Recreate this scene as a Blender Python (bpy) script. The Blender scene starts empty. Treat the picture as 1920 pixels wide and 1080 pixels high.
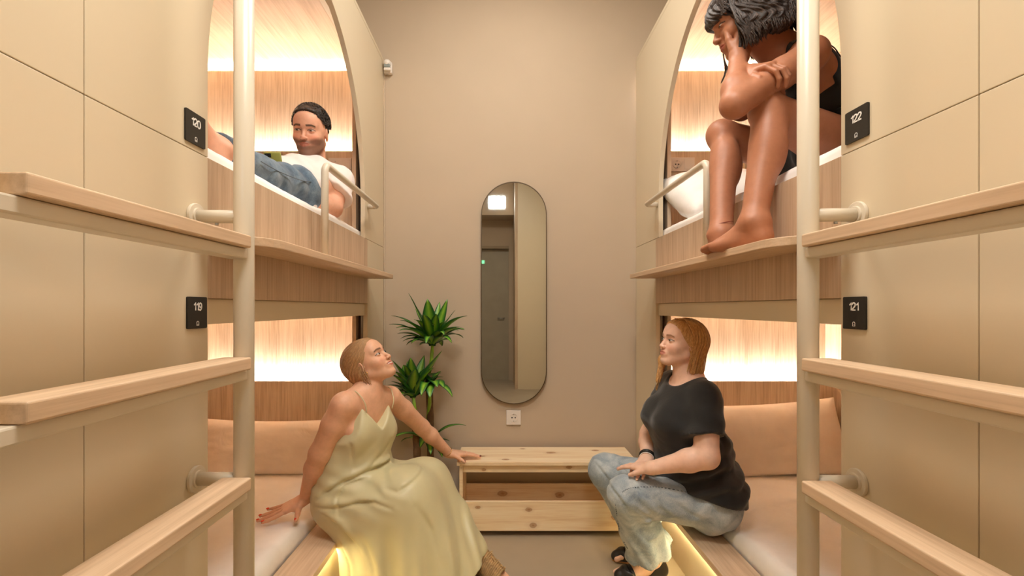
import bpy, bmesh, math, random
import numpy as np
from mathutils import Vector, Matrix
random.seed(7); np.random.seed(7)
SC = bpy.context.scene
COL = SC.collection
PI = math.pi

# ------------------------------------------------------------------ camera, light, exposure
F, CX, CY, CZ = 880.0, 940.0, 577.0, 1.17          # focal length in pixels, vanishing point, eye height
cam_data = bpy.data.cameras.new('camera')
cam_data.sensor_fit = 'HORIZONTAL'; cam_data.sensor_width = 36.0
FF, XX, YY = F, CX, CY
cam_data.lens = 36.0 * FF / 1920.0
cam_data.shift_x = (960.0 - XX) / 1920.0
cam_data.shift_y = (YY - 540.0) / 1920.0
cam_data.clip_start = 0.02
cam = bpy.data.objects.new('camera', cam_data); COL.objects.link(cam)
cam.location = (0, 0, CZ); cam.rotation_euler = (PI/2, 0, 0)
SC.camera = cam
def W(px, py, Y): return Vector(((px - CX) * Y / F, Y, CZ + (CY - py) * Y / F))

world = bpy.data.worlds.new('world'); SC.world = world; world.use_nodes = True
world.node_tree.nodes['Background'].inputs[0].default_value = (1, .93, .84, 1)
world.node_tree.nodes['Background'].inputs[1].default_value = .12
SC.view_settings.view_transform = 'Standard'; SC.view_settings.look = 'None'
SC.view_settings.gamma = 1.0; SC.view_settings.use_curve_mapping = False
SC.view_settings.exposure = 0.0
SC.cycles.use_denoising = True
SC.cycles.max_bounces = 10; SC.cycles.diffuse_bounces = 7; SC.cycles.glossy_bounces = 4
SC.cycles.sample_clamp_indirect = 40.0
SC.cycles.caustics_reflective = False; SC.cycles.caustics_refractive = False

E_CEIL, E_REAR = 37.0, 9.0      # watts of the two ceiling luminaires over the aisle and the rear one
E_HEAD, E_TOP, E_FLOOR = 68.0, 80.0, 36.0     # emission of the LED strips
def area(name, loc, sx, sy, watts, color, rot=(0,0,0)):
    l = bpy.data.lights.new(name, 'AREA'); l.shape = 'RECTANGLE'; l.size = sx; l.size_y = sy
    l.energy = watts; l.color = color
    o = bpy.data.objects.new(name, l); COL.objects.link(o); o.location = loc; o.rotation_euler = rot
    return o
area('ceiling_light_front', (.05, .55, 3.17), .6, .6, E_CEIL, (1, .94, .85))
area('ceiling_light_middle', (.05, 1.75, 3.17), .5, .5, E_CEIL*.42, (1, .94, .85))
area('soffit_light_rear', (-.066, -1.70, 2.76), .24, .17, E_REAR, (.86, .94, 1), (math.radians(80), 0, 0))

# ------------------------------------------------------------------ helpers
def tag(o, label=None, cat=None, group=None, kind=None):
    if label: o['label'] = label
    if cat: o['category'] = cat
    if group: o['group'] = group
    if kind: o['kind'] = kind
    return o
def empty(name, loc, label=None, cat=None, group=None, kind=None):
    o = bpy.data.objects.new(name, None); COL.objects.link(o); o.location = loc
    o.empty_display_size = .05
    return tag(o, label, cat, group, kind)
def link(name, me, mats=None, parent=None, smooth=False):
    o = bpy.data.objects.new(name, me); COL.objects.link(o)
    if mats is not None:
        for m in (mats if isinstance(mats, (list, tuple)) else [mats]): me.materials.append(m)
    if smooth:
        me.polygons.foreach_set('use_smooth', [True]*len(me.polygons))
    if parent is not None:
        o.parent = parent
        # children hold world coordinates; undo every parent's location
        if parent.type == 'EMPTY': o.matrix_parent_inverse = Matrix.Translation(-parent.location)
    return o
def obj(name, bm, mats=None, parent=None, smooth=False):
    me = bpy.data.meshes.new(name)
    bmesh.ops.recalc_face_normals(bm, faces=bm.faces)
    bm.to_mesh(me); bm.free()
    return link(name, me, mats, parent, smooth)
def B(): return bmesh.new()
def box(bm, x0, x1, y0, y1, z0, z1, bev=0.0, seg=2):
    x0, x1 = sorted((x0, x1)); y0, y1 = sorted((y0, y1)); z0, z1 = sorted((z0, z1))
    t = bmesh.new()
    r = bmesh.ops.create_cube(t, size=1.0)
    for v in t.verts:
        v.co = ((v.co.x+.5)*(x1-x0)+x0, (v.co.y+.5)*(y1-y0)+y0, (v.co.z+.5)*(z1-z0)+z0)
    if bev > 0:
        bmesh.ops.bevel(t, geom=list(t.edges), offset=bev, segments=seg, profile=.5, affect='EDGES')
    merge(bm, t); return bm
def merge(bm, t):
    m = bpy.data.meshes.new('tmp'); t.to_mesh(m); t.free(); bm.from_mesh(m); bpy.data.meshes.remove(m)
def tube(bm, pts, r, seg=14, cap=True, closed=False):
    """tube along points; r number or list"""
    pts = [Vector(p) for p in pts]; n = len(pts)
    rs = r if isinstance(r, (list, tuple)) else [r]*n
    prev = None; rings = []
    for i, p in enumerate(pts):
        if closed: d = (pts[(i+1) % n] - pts[i-1])
        elif i == 0: d = pts[1]-pts[0]
        elif i == n-1: d = pts[-1]-pts[-2]
        else: d = (pts[i+1]-pts[i]).normalized() + (pts[i]-pts[i-1]).normalized()
        d.normalize()
        if prev is None:
            u = d.cross(Vector((0,0,1)));
            if u.length < 1e-3: u = d.cross(Vector((1,0,0)))
        else:
            u = prev - d*prev.dot(d)
        u.normalize(); prev = u; v = d.cross(u)
        rings.append([bm.verts.new(p + (u*math.cos(a)+v*math.sin(a))*rs[i]) for a in [2*PI*k/seg for k in range(seg)]])
    m = n if closed else n-1
    for i in range(m):
        a, b = rings[i], rings[(i+1) % n]
        for k in range(seg): bm.faces.new((a[k], a[(k+1) % seg], b[(k+1) % seg], b[k]))
    if cap and not closed:
        bm.faces.new(rings[0][::-1]); bm.faces.new(rings[-1])
    return bm
def disc(bm, c, axis, r, h, seg=32, bev=0.0):
    c = Vector(c); a = Vector(axis).normalized()
    t = bmesh.new()
    bmesh.ops.create_cone(t, cap_ends=True, segments=seg, radius1=r, radius2=r, depth=h)
    if bev > 0:
        ed = [e for e in t.edges if abs(e.verts[0].co.z - e.verts[1].co.z) < 1e-6]
        bmesh.ops.bevel(t, geom=ed, offset=bev, segments=2, profile=.5, affect='EDGES')
    q = Vector((0,0,1)).rotation_difference(a).to_matrix().to_4x4()
    bmesh.ops.transform(t, matrix=Matrix.Translation(c) @ q, verts=t.verts)
    merge(bm, t); return bm
def prism(bm, poly, axis, a0, a1, bev=0.0):
    """poly: 2D points; axis 'x': (y,z) points extruded along x, 'z': (x,y), 'y': (x,z)"""
    def P(p, a):
        return {'x': (a, p[0], p[1]), 'z': (p[0], p[1], a), 'y': (p[0], a, p[1])}[axis]
    t = bmesh.new()
    A = [t.verts.new(P(p, a0)) for p in poly]; Bv = [t.verts.new(P(p, a1)) for p in poly]
    t.faces.new(A); t.faces.new(Bv[::-1]); n = len(poly)
    for i in range(n): t.faces.new((A[i], Bv[i], Bv[(i+1) % n], A[(i+1) % n]))
    bmesh.ops.recalc_face_normals(t, faces=t.faces)
    if bev > 0:
        ed = [e for e in t.edges if len(e.link_faces) == 2 and e.calc_face_angle(0) > .6]
        bmesh.ops.bevel(t, geom=ed, offset=bev, segments=2, profile=.5, affect='EDGES')
    merge(bm, t); return bm

# ------------------------------------------------------------------ materials
def lin(c):
    return tuple((x/12.92 if x <= .04045 else ((x+.055)/1.055)**2.4) for x in c)
def rgb(r, g, b): return lin((r/255, g/255, b/255)) + (1,)
def new_mat(name):
    m = bpy.data.materials.new(name); m.use_nodes = True
    nt = m.node_tree; bs = nt.nodes['Principled BSDF']
    return m, nt, bs
def N(nt, typ, **kw):
    n = nt.nodes.new(typ)
    for k, v in kw.items():
        if k in n.inputs: n.inputs[k].default_value = v
        else: setattr(n, k, v)
    return n
def coords(nt, scale=(1,1,1)):
    tc = N(nt, 'ShaderNodeTexCoord'); mp = N(nt, 'ShaderNodeMapping')
    mp.inputs['Scale'].default_value = scale
    nt.links.new(tc.outputs['Object'], mp.inputs['Vector']); return mp.outputs['Vector']
def ramp(nt, src, stops):
    r = N(nt, 'ShaderNodeValToRGB'); el = r.color_ramp.elements
    while len(el) < len(stops): el.new(.5)
    for e, (p, c) in zip(el, stops): e.position = p; e.color = c
    nt.links.new(src, r.inputs['Fac']); return r.outputs['Color']
def bump(nt, bs, src, strength=.2, dist=.01):
    b = N(nt, 'ShaderNodeBump'); b.inputs['Strength'].default_value = strength; b.inputs['Distance'].default_value = dist
    nt.links.new(src, b.inputs['Height']); nt.links.new(b.outputs['Normal'], bs.inputs['Normal'])
def noise(nt, vec, scale, detail=3, rough=.55, dist=0.0):
    n = N(nt, 'ShaderNodeTexNoise'); n.inputs['Scale'].default_value = scale
    n.inputs['Detail'].default_value = detail; n.inputs['Roughness'].default_value = rough
    n.inputs['Distortion'].default_value = dist
    nt.links.new(vec, n.inputs['Vector']); return n.outputs['Fac']
def plain(name, c, rough=.5, metal=0.0, var=.06, nscale=6, bmp=0.0, bscale=60, spec=.5):
    m, nt, bs = new_mat(name)
    v = coords(nt); f = noise(nt, v, nscale)
    d = tuple(x*(1-var) for x in c[:3]) + (1,); l = tuple(min(1, x*(1+var)) for x in c[:3]) + (1,)
    nt.links.new(ramp(nt, f, [(.3, d), (.7, l)]), bs.inputs['Base Color'])
    bs.inputs['Roughness'].default_value = rough; bs.inputs['Metallic'].default_value = metal
    bs.inputs['Specular IOR Level'].default_value = spec
    if bmp > 0: bump(nt, bs, noise(nt, v, bscale, 4), bmp, .003)
    return m
def wood(name, dark, mid, light, axis='z', fine=90, rough=.5, bmp=.08):
    m, nt, bs = new_mat(name)
    s = {'x': (.035, 1, 1), 'y': (1, .035, 1), 'z': (1, 1, .035)}[axis]
    s2 = {'x': (.12, 1, 1), 'y': (1, .12, 1), 'z': (1, 1, .12)}[axis]
    f1 = noise(nt, coords(nt, s), fine, 5, .65); f2 = noise(nt, coords(nt, s2), fine*.16, 2, .5, .6)
    mx = N(nt, 'ShaderNodeMath', operation='MULTIPLY_ADD')
    nt.links.new(f1, mx.inputs[0]); mx.inputs[1].default_value = .68
    ml = N(nt, 'ShaderNodeMath', operation='MULTIPLY'); nt.links.new(f2, ml.inputs[0]); ml.inputs[1].default_value = .32
    nt.links.new(ml.outputs[0], mx.inputs[2])
    nt.links.new(ramp(nt, mx.outputs[0], [(.33, dark), (.5, mid), (.66, light)]), bs.inputs['Base Color'])
    bs.inputs['Roughness'].default_value = rough
    bump(nt, bs, f1, bmp, .002)
    return m
def pine(name):
    m, nt, bs = new_mat(name)
    v = coords(nt, (.10, 1.3, 1.3))
    # knots at fixed places in the boards
    kn = [(.268, 2.56, .38, .016), (.022, 2.445, .38, .012), (.52, 2.60, .38, .013), (.163, 2.396, .059, .015), (.141, 2.396, .138, .012), (.58, 2.396, .10, .014), (-.12, 2.396, .15, .009),
          (.006, 2.635, .128, .018), (.329, 2.635, .118, .018), (.349, 2.418, .349, .011), (-.09, 2.418, .335, .009), (.12, 2.63, .38, .009), (-.10, 2.50, .38, .010)]
    tc = N(nt, 'ShaderNodeTexCoord'); last = None
    wn = N(nt, 'ShaderNodeTexNoise'); wn.inputs['Scale'].default_value = 26; nt.links.new(tc.outputs['Object'], wn.inputs['Vector'])
    for kx, ky, kz, kr in kn:
        sb = N(nt, 'ShaderNodeVectorMath', operation='SUBTRACT'); nt.links.new(tc.outputs['Object'], sb.inputs[0]); sb.inputs[1].default_value = (kx, ky, kz)
        ml_ = N(nt, 'ShaderNodeVectorMath', operation='MULTIPLY'); nt.links.new(sb.outputs[0], ml_.inputs[0]); ml_.inputs[1].default_value = (.6/kr, 1/kr, 1/kr)
        ln = N(nt, 'ShaderNodeVectorMath', operation='LENGTH'); nt.links.new(ml_.outputs[0], ln.inputs[0])
        if last is None: last = ln.outputs['Value']
        else:
            mn = N(nt, 'ShaderNodeMath', operation='MINIMUM'); nt.links.new(last, mn.inputs[0]); nt.links.new(ln.outputs['Value'], mn.inputs[1]); last = mn.outputs[0]
    ad = N(nt, 'ShaderNodeMath', operation='MULTIPLY_ADD'); nt.links.new(wn.outputs['Fac'], ad.inputs[0]); ad.inputs[1].default_value = 1.0; nt.links.new(last, ad.inputs[2])
    dv = N(nt, 'ShaderNodeMath', operation='MULTIPLY'); nt.links.new(ad.outputs[0], dv.inputs[0]); dv.inputs[1].default_value = .33
    f = noise(nt, v, 14, 4, .6, .3); g = noise(nt, coords(nt, (.05, 1, 1)), 130, 2)
    mx = N(nt, 'ShaderNodeMath', operation='MULTIPLY_ADD'); mx.inputs[1].default_value = .72
    ml = N(nt, 'ShaderNodeMath', operation='MULTIPLY'); ml.inputs[1].default_value = .28
    nt.links.new(g, ml.inputs[0]); nt.links.new(f, mx.inputs[0]); nt.links.new(ml.outputs[0], mx.inputs[2])
    base = ramp(nt, mx.outputs[0], [(.36, rgb(226, 192, 148)), (.5, rgb(241, 216, 178)), (.62, rgb(247, 227, 194))])
    knot = ramp(nt, dv.outputs[0], [(.22, (.9,.9,.9,1)), (.34, (.65,.65,.65,1)), (.42, (.75,.75,.75,1)), (.50, (.16,.16,.16,1)), (.80, (0,0,0,1))])
    km = N(nt, 'ShaderNodeMath', operation='MULTIPLY'); nt.links.new(knot, km.inputs[0]); km.inputs[1].default_value = 1
    mix = N(nt, 'ShaderNodeMix', data_type='RGBA'); nt.links.new(km.outputs[0], mix.inputs[0])
    nt.links.new(base, mix.inputs[6]); mix.inputs[7].default_value = rgb(158, 104, 58)
    nt.links.new(mix.outputs[2], bs.inputs['Base Color']); bs.inputs['Roughness'].default_value = .5
    return m
def emit(name, c, s):
    m, nt, bs = new_mat(name)
    bs.inputs['Base Color'].default_value = (.8, .8, .8, 1)
    bs.inputs['Emission Color'].default_value = c; bs.inputs['Emission Strength'].default_value = s
    return m
M = {}
M['wall'] = plain('wall_paint', rgb(191, 173, 151), .85, var=.03, nscale=2.5, bmp=.05, bscale=180)
M['ceil'] = plain('ceiling_paint', rgb(232, 226, 216), .9, var=.02)
M['floor'] = plain('resin_floor', rgb(166, 150, 128), .42, var=.06, nscale=3, bmp=.03, bscale=25)
M['panel'] = plain('cream_laminate', rgb(214, 200, 174), .38, var=.02, nscale=1.2, bmp=.02, bscale=260)
M['panel_dark'] = plain('cream_laminate_edge', rgb(160, 142, 116), .6, var=.03)
M['steel'] = plain('cream_powder_coat', rgb(216, 206, 188), .32, var=.02, bmp=.03, bscale=400)
M['oak'] = wood('oak_veneer_upright', rgb(172, 144, 118), rgb(196, 170, 143), rgb(210, 186, 160), 'z')
M['oak_y'] = wood('oak_veneer_lengthwise', rgb(190, 160, 130), rgb(210, 181, 150), rgb(222, 195, 166), 'y')
M['oak_head'] = wood('oak_veneer_headboard', rgb(180, 156, 130), rgb(210, 189, 164), rgb(224, 206, 184), 'z', 110)
M['pine'] = pine('knotty_pine')
M['alu'] = plain('anodised_aluminium', rgb(176, 174, 170), .35, .9, .05)
M['dark'] = plain('dark_recess_board', rgb(78, 58, 44), .7)
M['black'] = plain('black_plastic', rgb(30, 28, 26), .35)
M['white'] = plain('white_plastic', rgb(226, 218, 210), .4, var=.02)
M['led'] = emit('warm_led', (1, .98, .94, 1), E_HEAD)
M['led_top'] = emit('warm_led_ceiling', (1, .97, .92, 1), E_TOP)
M['led_floor'] = emit('yellow_led_floor', (1, .86, .47, 1), E_FLOOR)
M['lamp'] = emit('lamp_diffuser', (.74, .90, 1, 1), 1.3)
M['lampw'] = emit('warm_lamp_diffuser', (1, .92, .80, 1), 3.0)
M['green'] = emit('green_sign', (.05, .9, .35, 1), 2.0)
def cloth(name, c, rough=.85, var=.05, weave=700, bmp=.12, wr=0.0, sheen=.15):
    m, nt, bs = new_mat(name)
    v = coords(nt); f = noise(nt, v, 9, 4)
    d = tuple(x*(1-var) for x in c[:3]) + (1,); l = tuple(min(1, x*(1+var)) for x in c[:3]) + (1,)
    nt.links.new(ramp(nt, f, [(.3, d), (.7, l)]), bs.inputs['Base Color'])
    bs.inputs['Roughness'].default_value = rough; bs.inputs['Sheen Weight'].default_value = sheen
    b1 = N(nt, 'ShaderNodeBump'); b1.inputs['Strength'].default_value = bmp; b1.inputs['Distance'].default_value = .0008
    nt.links.new(noise(nt, v, weave, 2), b1.inputs['Height'])
    if wr > 0:
        b2 = N(nt, 'ShaderNodeBump'); b2.inputs['Strength'].default_value = wr; b2.inputs['Distance'].default_value = .012
        nt.links.new(noise(nt, v, 7, 3, .55, 1.4), b2.inputs['Height']); nt.links.new(b2.outputs[0], b1.inputs['Normal'])
    nt.links.new(b1.outputs[0], bs.inputs['Normal'])
    return m
M['sheet'] = cloth('white_cotton_sheet', rgb(250, 247, 245), wr=.22)
M['pillow'] = cloth('blush_cotton_pillowcase', rgb(252, 238, 226), wr=.35)
def mirror_mat():
    m, nt, bs = new_mat('mirror_silvering')
    f = noise(nt, coords(nt), 1.0)
    nt.links.new(ramp(nt, f, [(0, (.70,.69,.64,1)), (1, (.73,.72,.67,1))]), bs.inputs['Base Color'])
    bs.inputs['Metallic'].default_value = 1; bs.inputs['Roughness'].default_value = .02
    return m
M['mirror'] = mirror_mat()
# ------------------------------------------------------------------ the room
YW = 2.708; ZC = 3.2; YR = -2.2
def structure(name, bm, m): return tag(obj(name, bm, m), kind='structure')
structure('floor', box(B(), -2.2, 2.3, YR-.1, YW+.1, -.06, 0), M['floor'])
structure('ceiling', box(B(), -2.2, 2.3, YR-.1, YW+.1, ZC, ZC+.06), M['ceil'])
structure('wall_back', box(B(), -2.2, 2.3, YW, YW+.1, 0, ZC), M['wall'])
structure('wall_left', box(B(), -2.2, -2.1, YR, YW, 0, ZC), M['wall'])
structure('wall_right', box(B(), 2.2, 2.3, YR, YW, 0, ZC), M['wall'])
b = B(); box(b, -2.1, -.72, YR-.1, YR, 0, ZC); box(b, .12, 2.2, YR-.1, YR, 0, ZC); box(b, -.72, .12, YR-.1, YR, 2.12, ZC)
structure('wall_rear', b, M['wall'])
structure('trim_1', box(B(), -.75, .12, YR-.02, YR+.05, 2.12, 2.16), M['panel_dark'])
d1 = structure('door_1', box(B(), -.72, .12, YR-.08, YR-.05, 0, 2.115, .002), plain('grey_door_leaf', rgb(168, 158, 138), .5))
hb = B(); tube(hb, [(.04, YR-.05, 1.0), (.04, YR-.01, 1.0), (-.06, YR-.01, 1.0)], .009); obj('door_handle', hb, M['alu'], d1, True)
# cream-panelled closet standing in the right rear corner, seen in the mirror
structure('wall_closet', box(B(), .235, 2.2, YR, -1.35, 0, ZC), M['panel'])
structure('trim_2', box(B(), .195, .235, YR, -1.37, 0, ZC), M['oak'])
structure('baseboard_back', box(B(), -.66, .77, YW-.012, YW-.0005, 0.001, .115, .002), M['wall'])
# soffit beam across the rear
structure('trim_3', box(B(), -2.1, .19, YR, YR+.45, 2.58, ZC), M['wall'])

# ceiling luminaires
def luminaire(x, y, sx, sy, mt, label):
    r = empty('ceiling_light', (x, y, ZC), label, 'light', 'ceiling lights')
    b = B()
    for s in (-1, 1):
        box(b, x+s*(sx/2+.012)-.012, x+s*(sx/2+.012)+.012, y-sy/2-.024, y+sy/2+.024, ZC-.02, ZC-.001)
        box(b, x-sx/2, x+sx/2, y+s*(sy/2+.012)-.012, y+s*(sy/2+.012)+.012, ZC-.02, ZC-.001)
    obj('lamp_frame', b, M['white'], r)
    obj('diffuser', box(B(), x-sx/2, x+sx/2, y-sy/2, y+sy/2, ZC-.01, ZC-.002), mt, r)
luminaire(.05, .55, .6, .6, M['lampw'], 'square warm ceiling light nearest the foot of the ladders')
luminaire(.05, 1.75, .5, .5, M['lampw'], 'square warm ceiling light nearest the tall mirror wall')
r = empty('wall_light', (-.066, YR+.45, 2.76), 'small cool white light panel reflected at the top of the mirror', 'light')
obj('lamp_frame', box(B(), -.20, .068, YR+.4505, YR+.47, 2.65, 2.865, .003), M['white'], r)
obj('diffuser', box(B(), -.187, .055, YR+.471, YR+.476, 2.665, 2.85), M['lamp'], r)
r = empty('exit_sign', (-.33, YR+.01, 1.93), 'small green lit exit sign reflected low left in the mirror', 'sign')
obj('sign_case', box(B(), -.39, -.27, YR-.045, YR-.02, 1.88, 1.94, .003), M['white'], r)
obj('lit_face', box(B(), -.385, -.275, YR-.019, YR-.017, 1.885, 1.935), M['green'], r)

# ------------------------------------------------------------------ the two bunk units
def bunk(side):
    s = -1 if side == 'left' else 1
    Fp = .677 if s < 0 else .775
    y1, y2 = (1.083, 2.374) if s < 0 else (1.071, 2.356)
    inner = .80 if s < 0 else .91
    outer = Fp + 1.057
    X = lambda d: s*(Fp + d)
    root = empty('bunk_bed', (X(.5), 1.6, 0),
        ('built-in cream and oak bunk bed on the left, beds 119 and 120' if s < 0 else
         'built-in cream and oak bunk bed on the right, beds 121 and 122'), 'bunk bed', 'two built-in bunk beds')
    def part(name, bm, m, parent=None, smooth=False): return obj(name, bm, m, parent or root, smooth)
    T = .022
    # cream front: arch board above, strips and near boards
    yc = (y1 + y2-.044)/2; a = (y2-.044-y1)/2
    poly = [(.763, 1.517), (.763, 2.58), (YW-.008, 2.58), (YW-.008, 1.517), (yc+a, 1.517)]
    for i in range(0, 49):
        t = PI*i/48; poly.append((yc + a*math.cos(t), 1.70 + .7235*math.sin(t)))
    poly.append((y1, 1.517))
    b = B(); prism(b, poly, 'x', X(0), X(T), .0012); part('arch_panel', b, M['panel'])
    b = B(); box(b, X(0), X(T), y2, YW-.008, .0, 1.5155, .0012); part('front_panel', b, M['panel'])
    b = B(); box(b, X(0), X(T), .763, y1, .0, 1.5155, .0012); part('front_panel', b, M['panel'])
    b = B(); box(b, X(0), X(T), -1.25, .7612, .0, 1.5155, .0012); part('front_panel', b, M['panel'])
    if s < 0:
        b = B(); box(b, X(0), X(T), -1.25, .7612, 1.517, 2.58, .0012); part('front_panel', b, M['panel'])
    else:
        b = B(); box(b, X(0), X(T), -1.25, .7612, 1.517, 2.58, .0012); part('front_panel', b, M['panel'])
    # backing behind the seams
    b = B(); box(b, X(T+.001), X(T+.012), -1.25, y1-.03, .02, 2.56); part('backing_board', b, M['panel_dark'])
    b = B(); box(b, X(T+.001), X(T+.012), y2+.03, YW-.004, .02, 1.50); part('backing_board', b, M['panel_dark'])
    # top and outer boards
    b = B(); box(b, X(.0), X(1.09), -1.25, YW-.004, 2.581, 2.60); part('top_board', b, M['panel'])
    # oak side board of the upper berth under the arch, and its step shelf
    b = B(); box(b, X(.0), X(T), y1, y2, 1.192, 1.516, .001); part('side_board', b, M['oak'])
    pr, rad = .13, .105
    ye = y2
    pl = [(X(0), y1-.003)]
    for i in range(9):
        t = PI/2*i/8; pl.append((X(-pr+rad*(1-math.sin(t))), y1-.003+rad*(1-math.cos(t))))
    pl += [(X(-pr), ye), (X(0), ye)]
    b = B(); prism(b, pl, 'z', 1.316, 1.338, .002); part('step_shelf', b, M['oak_y'])
    # blind box over the lower berth
    b = B(); box(b, X(.014), X(.10), y1+.002, y2, 1.131, 1.191, .001); part('blind_box', b, M['panel'])
    # header box over the upper berth with its blind slot
    b = B(); box(b, X(T), X(.078), y1-.25, YW-.01, 2.50, 2.578); box(b, X(.086), X(.11), y1-.25, YW-.01, 2.50, 2.578); part('header_box', b, M['panel'])
    b = B(); box(b, X(.079), X(.085), y1-.25, YW-.01, 2.51, 2.578); part('blind_slot', b, M['black'])
    # aluminium blind guides and the dark recess at the far jamb, upper and lower
    for z0, z1, m2 in ((1.50, 2.50, M['oak']), (.235, 1.131, M['oak'])):
        b = B()
        for k in range(3): box(b, X(.0235+.005*k), X(.0265+.005*k), y2+.004+.002*k, y2+.05, z0, z1)
        part('blind_guide', b, M['alu'])
        b = B(); box(b, X(.037), X(.06), y2+.05, y2+.06, z0, z1); part('jamb_recess', b, M['dark'])
        b = B(); box(b, X(.06), X(.079), y2+.004, 2.645, z0, z1, .001); part('jamb_board', b, m2)
    # near jamb
    b = B(); box(b, X(.04), X(.14), y1-.10, y1-.02, 1.50, 2.50); box(b, X(.04), X(.14), y1-.10, y1-.02, .235, 1.19); part('jamb_board', b, M['oak'])
    # berth interiors
    for nm, zb, zh, zt, led in (('lower', .10, .765, 1.15, 'led'), ('upper', 1.20, 2.032, 2.51, 'led')):
        up = nm == 'upper'
        b = B(); box(b, X(.08 if True else 0), X(1.057), 2.58, 2.60, zb, zh, .001); part('headboard', b, M['oak_head'])
        b = B(); box(b, X(.08), X(1.057), 2.655, 2.67, zh-.2, zt); part('back_panel', b, M['oak_head'])
        b = B(); box(b, X(.09), X(1.05), 2.61, 2.648, zh-.035, zh-.028); part('led_strip', b, M[led])
        b = B(); box(b, X(.03) if up else X(.10), X(1.08), .60, 2.70, zb-.06, zb+.05); part('bed_base', b, M['oak_y'])
        b = B(); box(b, X(1.057), X(1.08), .60, 2.70, zb-.06, 2.56 if up else 1.19); part('outer_side', b, M['oak_head'])
        b = B(); box(b, X(.03), X(1.08), .60, .62, zb, 2.56 if up else 1.16); part('foot_board', b, M['panel'])
    b = B(); box(b, X(.11), X(1.08), .60, 2.70, 2.552, 2.565); part('berth_ceiling', b, M['oak_y'])
    b = B(); box(b, X(.10), X(1.08), .60, 2.70, 1.155, 1.165); part('berth_ceiling', b, M['panel'])
    b = B(); box(b, X(.09), X(1.05), 2.672, 2.70, 2.48, 2.487); part('led_strip', b, M['led_top'])
    # low oak rail of the lower bed, recessed plinth and its LED strip
    ro = .66 if s < 0 else .775
    b = B(); box(b, s*ro, s*inner, y1-.35, y2+.0, .206, .232, .0015); part('bed_rail', b, M['oak_y'])
    b = B(); box(b, s*(ro+.028), s*(ro+.045), y1-.35, y2, .0, .205); part('plinth', b, M['panel'])
    b = B(); box(b, s*(ro+.012), s*(ro+.022), y1-.3, y2-.01, .198, .2055); part('led_strip', b, M['led_floor'])
    # guard rail of the upper berth
    gx = s*(Fp-.048); zr = 1.682; gy0, gy1 = (1.673, 2.378) if s < 0 else (1.641, 2.33)
    if s > 0: gx = s*(Fp-.055)
    pts = [(gx, gy0, 1.339), (gx, gy0, zr-.03)]
    for i in range(1, 6):
        t = PI/2*i/6; pts.append((gx, gy0+.03*(1-math.cos(t)), zr-.03+.03*math.sin(t)))
    pts += [(gx, gy0+.03, zr), (gx, gy1-.015, zr), (gx+s*.006, gy1-.004, zr), (gx+s*.018, gy1, zr), (s*(Fp-.001), gy1, zr)]
    b = B(); tube(b, pts, .0128, 16); part('guard_rail', b, M['steel'], smooth=True)
    return root
bunk('left'); bunk('right')

# ------------------------------------------------------------------ mattresses and pillows
def soft_box(name, x0, x1, y0, y1, z0, z1, r, mat, seed, wob=.004, edge_wob=0.0, lift=None):
    """mattress with rounded edges and a slightly uneven sheet"""
    from mathutils import noise as mn
    bm = B(); nx, ny = 46, 96
    x0, x1 = sorted((x0, x1))
    def prof(u, a, bb):   # distance from the border
        return min(u-a, bb-u)
    V = {}
    for i in range(nx+1):
        # denser near the two long edges
        t = i/nx; tt = .5-.5*math.cos(PI*t); x = x0+(x1-x0)*(.45*t+.55*tt)
        for j in range(ny+1):
            t2 = j/ny; y = y0+(y1-y0)*t2
            e = min(prof(x, x0, x1), prof(y, y0, y1)); e = max(0, min(e, r))
            z = z1 - r + math.sqrt(max(0, r*r-(r-e)**2))
            n = mn.fractal(Vector((x*5, y*3, seed)), 1.0, 2.0, 3)
            n2 = mn.noise(Vector((x*9+y*14, y*3-x*5, seed+3)))
            z += wob*n + wob*.6*abs(n2)
            if lift: z += lift(x, y)
            V[i, j] = bm.verts.new((x, y, z))
    for i in range(nx):
        for j in range(ny): bm.faces.new((V[i, j], V[i+1, j], V[i+1, j+1], V[i, j+1]))
    # skirt
    rim = [(i, 0) for i in range(nx)] + [(nx, j) for j in range(ny)] + [(i, ny) for i in range(nx, 0, -1)] + [(0, j) for j in range(ny, 0, -1)]
    lo = {}
    for k in rim:
        c = V[k].co; lo[k] = bm.verts.new((c.x, c.y, z0))
    for a in range(len(rim)):
        k, k2 = rim[a], rim[(a+1) % len(rim)]
        bm.faces.new((V[k2], V[k], lo[k], lo[k2]))
    bm.faces.new([lo[k] for k in rim])
    return obj(name, bm, mat, None, True)
def dent(cx, cy, rx, ry, d): return lambda x, y: -d*math.exp(-((x-cx)/rx)**2-((y-cy)/ry)**2)
mt = soft_box('mattress', -1.725, -.808, .66, 2.57, .155, .305, .035, M['sheet'], 1, .004, lift=dent(-.80, 2.08, .16, .2, .05))
tag(mt, 'white-sheeted mattress of lower bed 119 under the hand of the green-dressed woman', 'mattress', 'white mattresses')
mt = soft_box('mattress', .918, 1.825, .66, 2.57, .155, .305, .035, M['sheet'], 2, .004, lift=dent(.93, 2.0, .2, .2, .04))
tag(mt, 'white-sheeted mattress of lower bed 121 at right, beside the woman in jeans', 'mattress', 'white mattresses')
mt = soft_box('mattress', -1.725, -.705, .66, 2.57, 1.255, 1.562, .022, M['sheet'], 3, .006)
tag(mt, 'white-sheeted mattress of upper bed 120 under the reclining man', 'mattress', 'white mattresses')
mt = soft_box('mattress', .803, 1.825, .66, 2.57, 1.255, 1.562, .022, M['sheet'], 4, .006)
tag(mt, 'white-sheeted mattress of upper bed 122 under the woman in black shorts', 'mattress', 'white mattresses')

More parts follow.
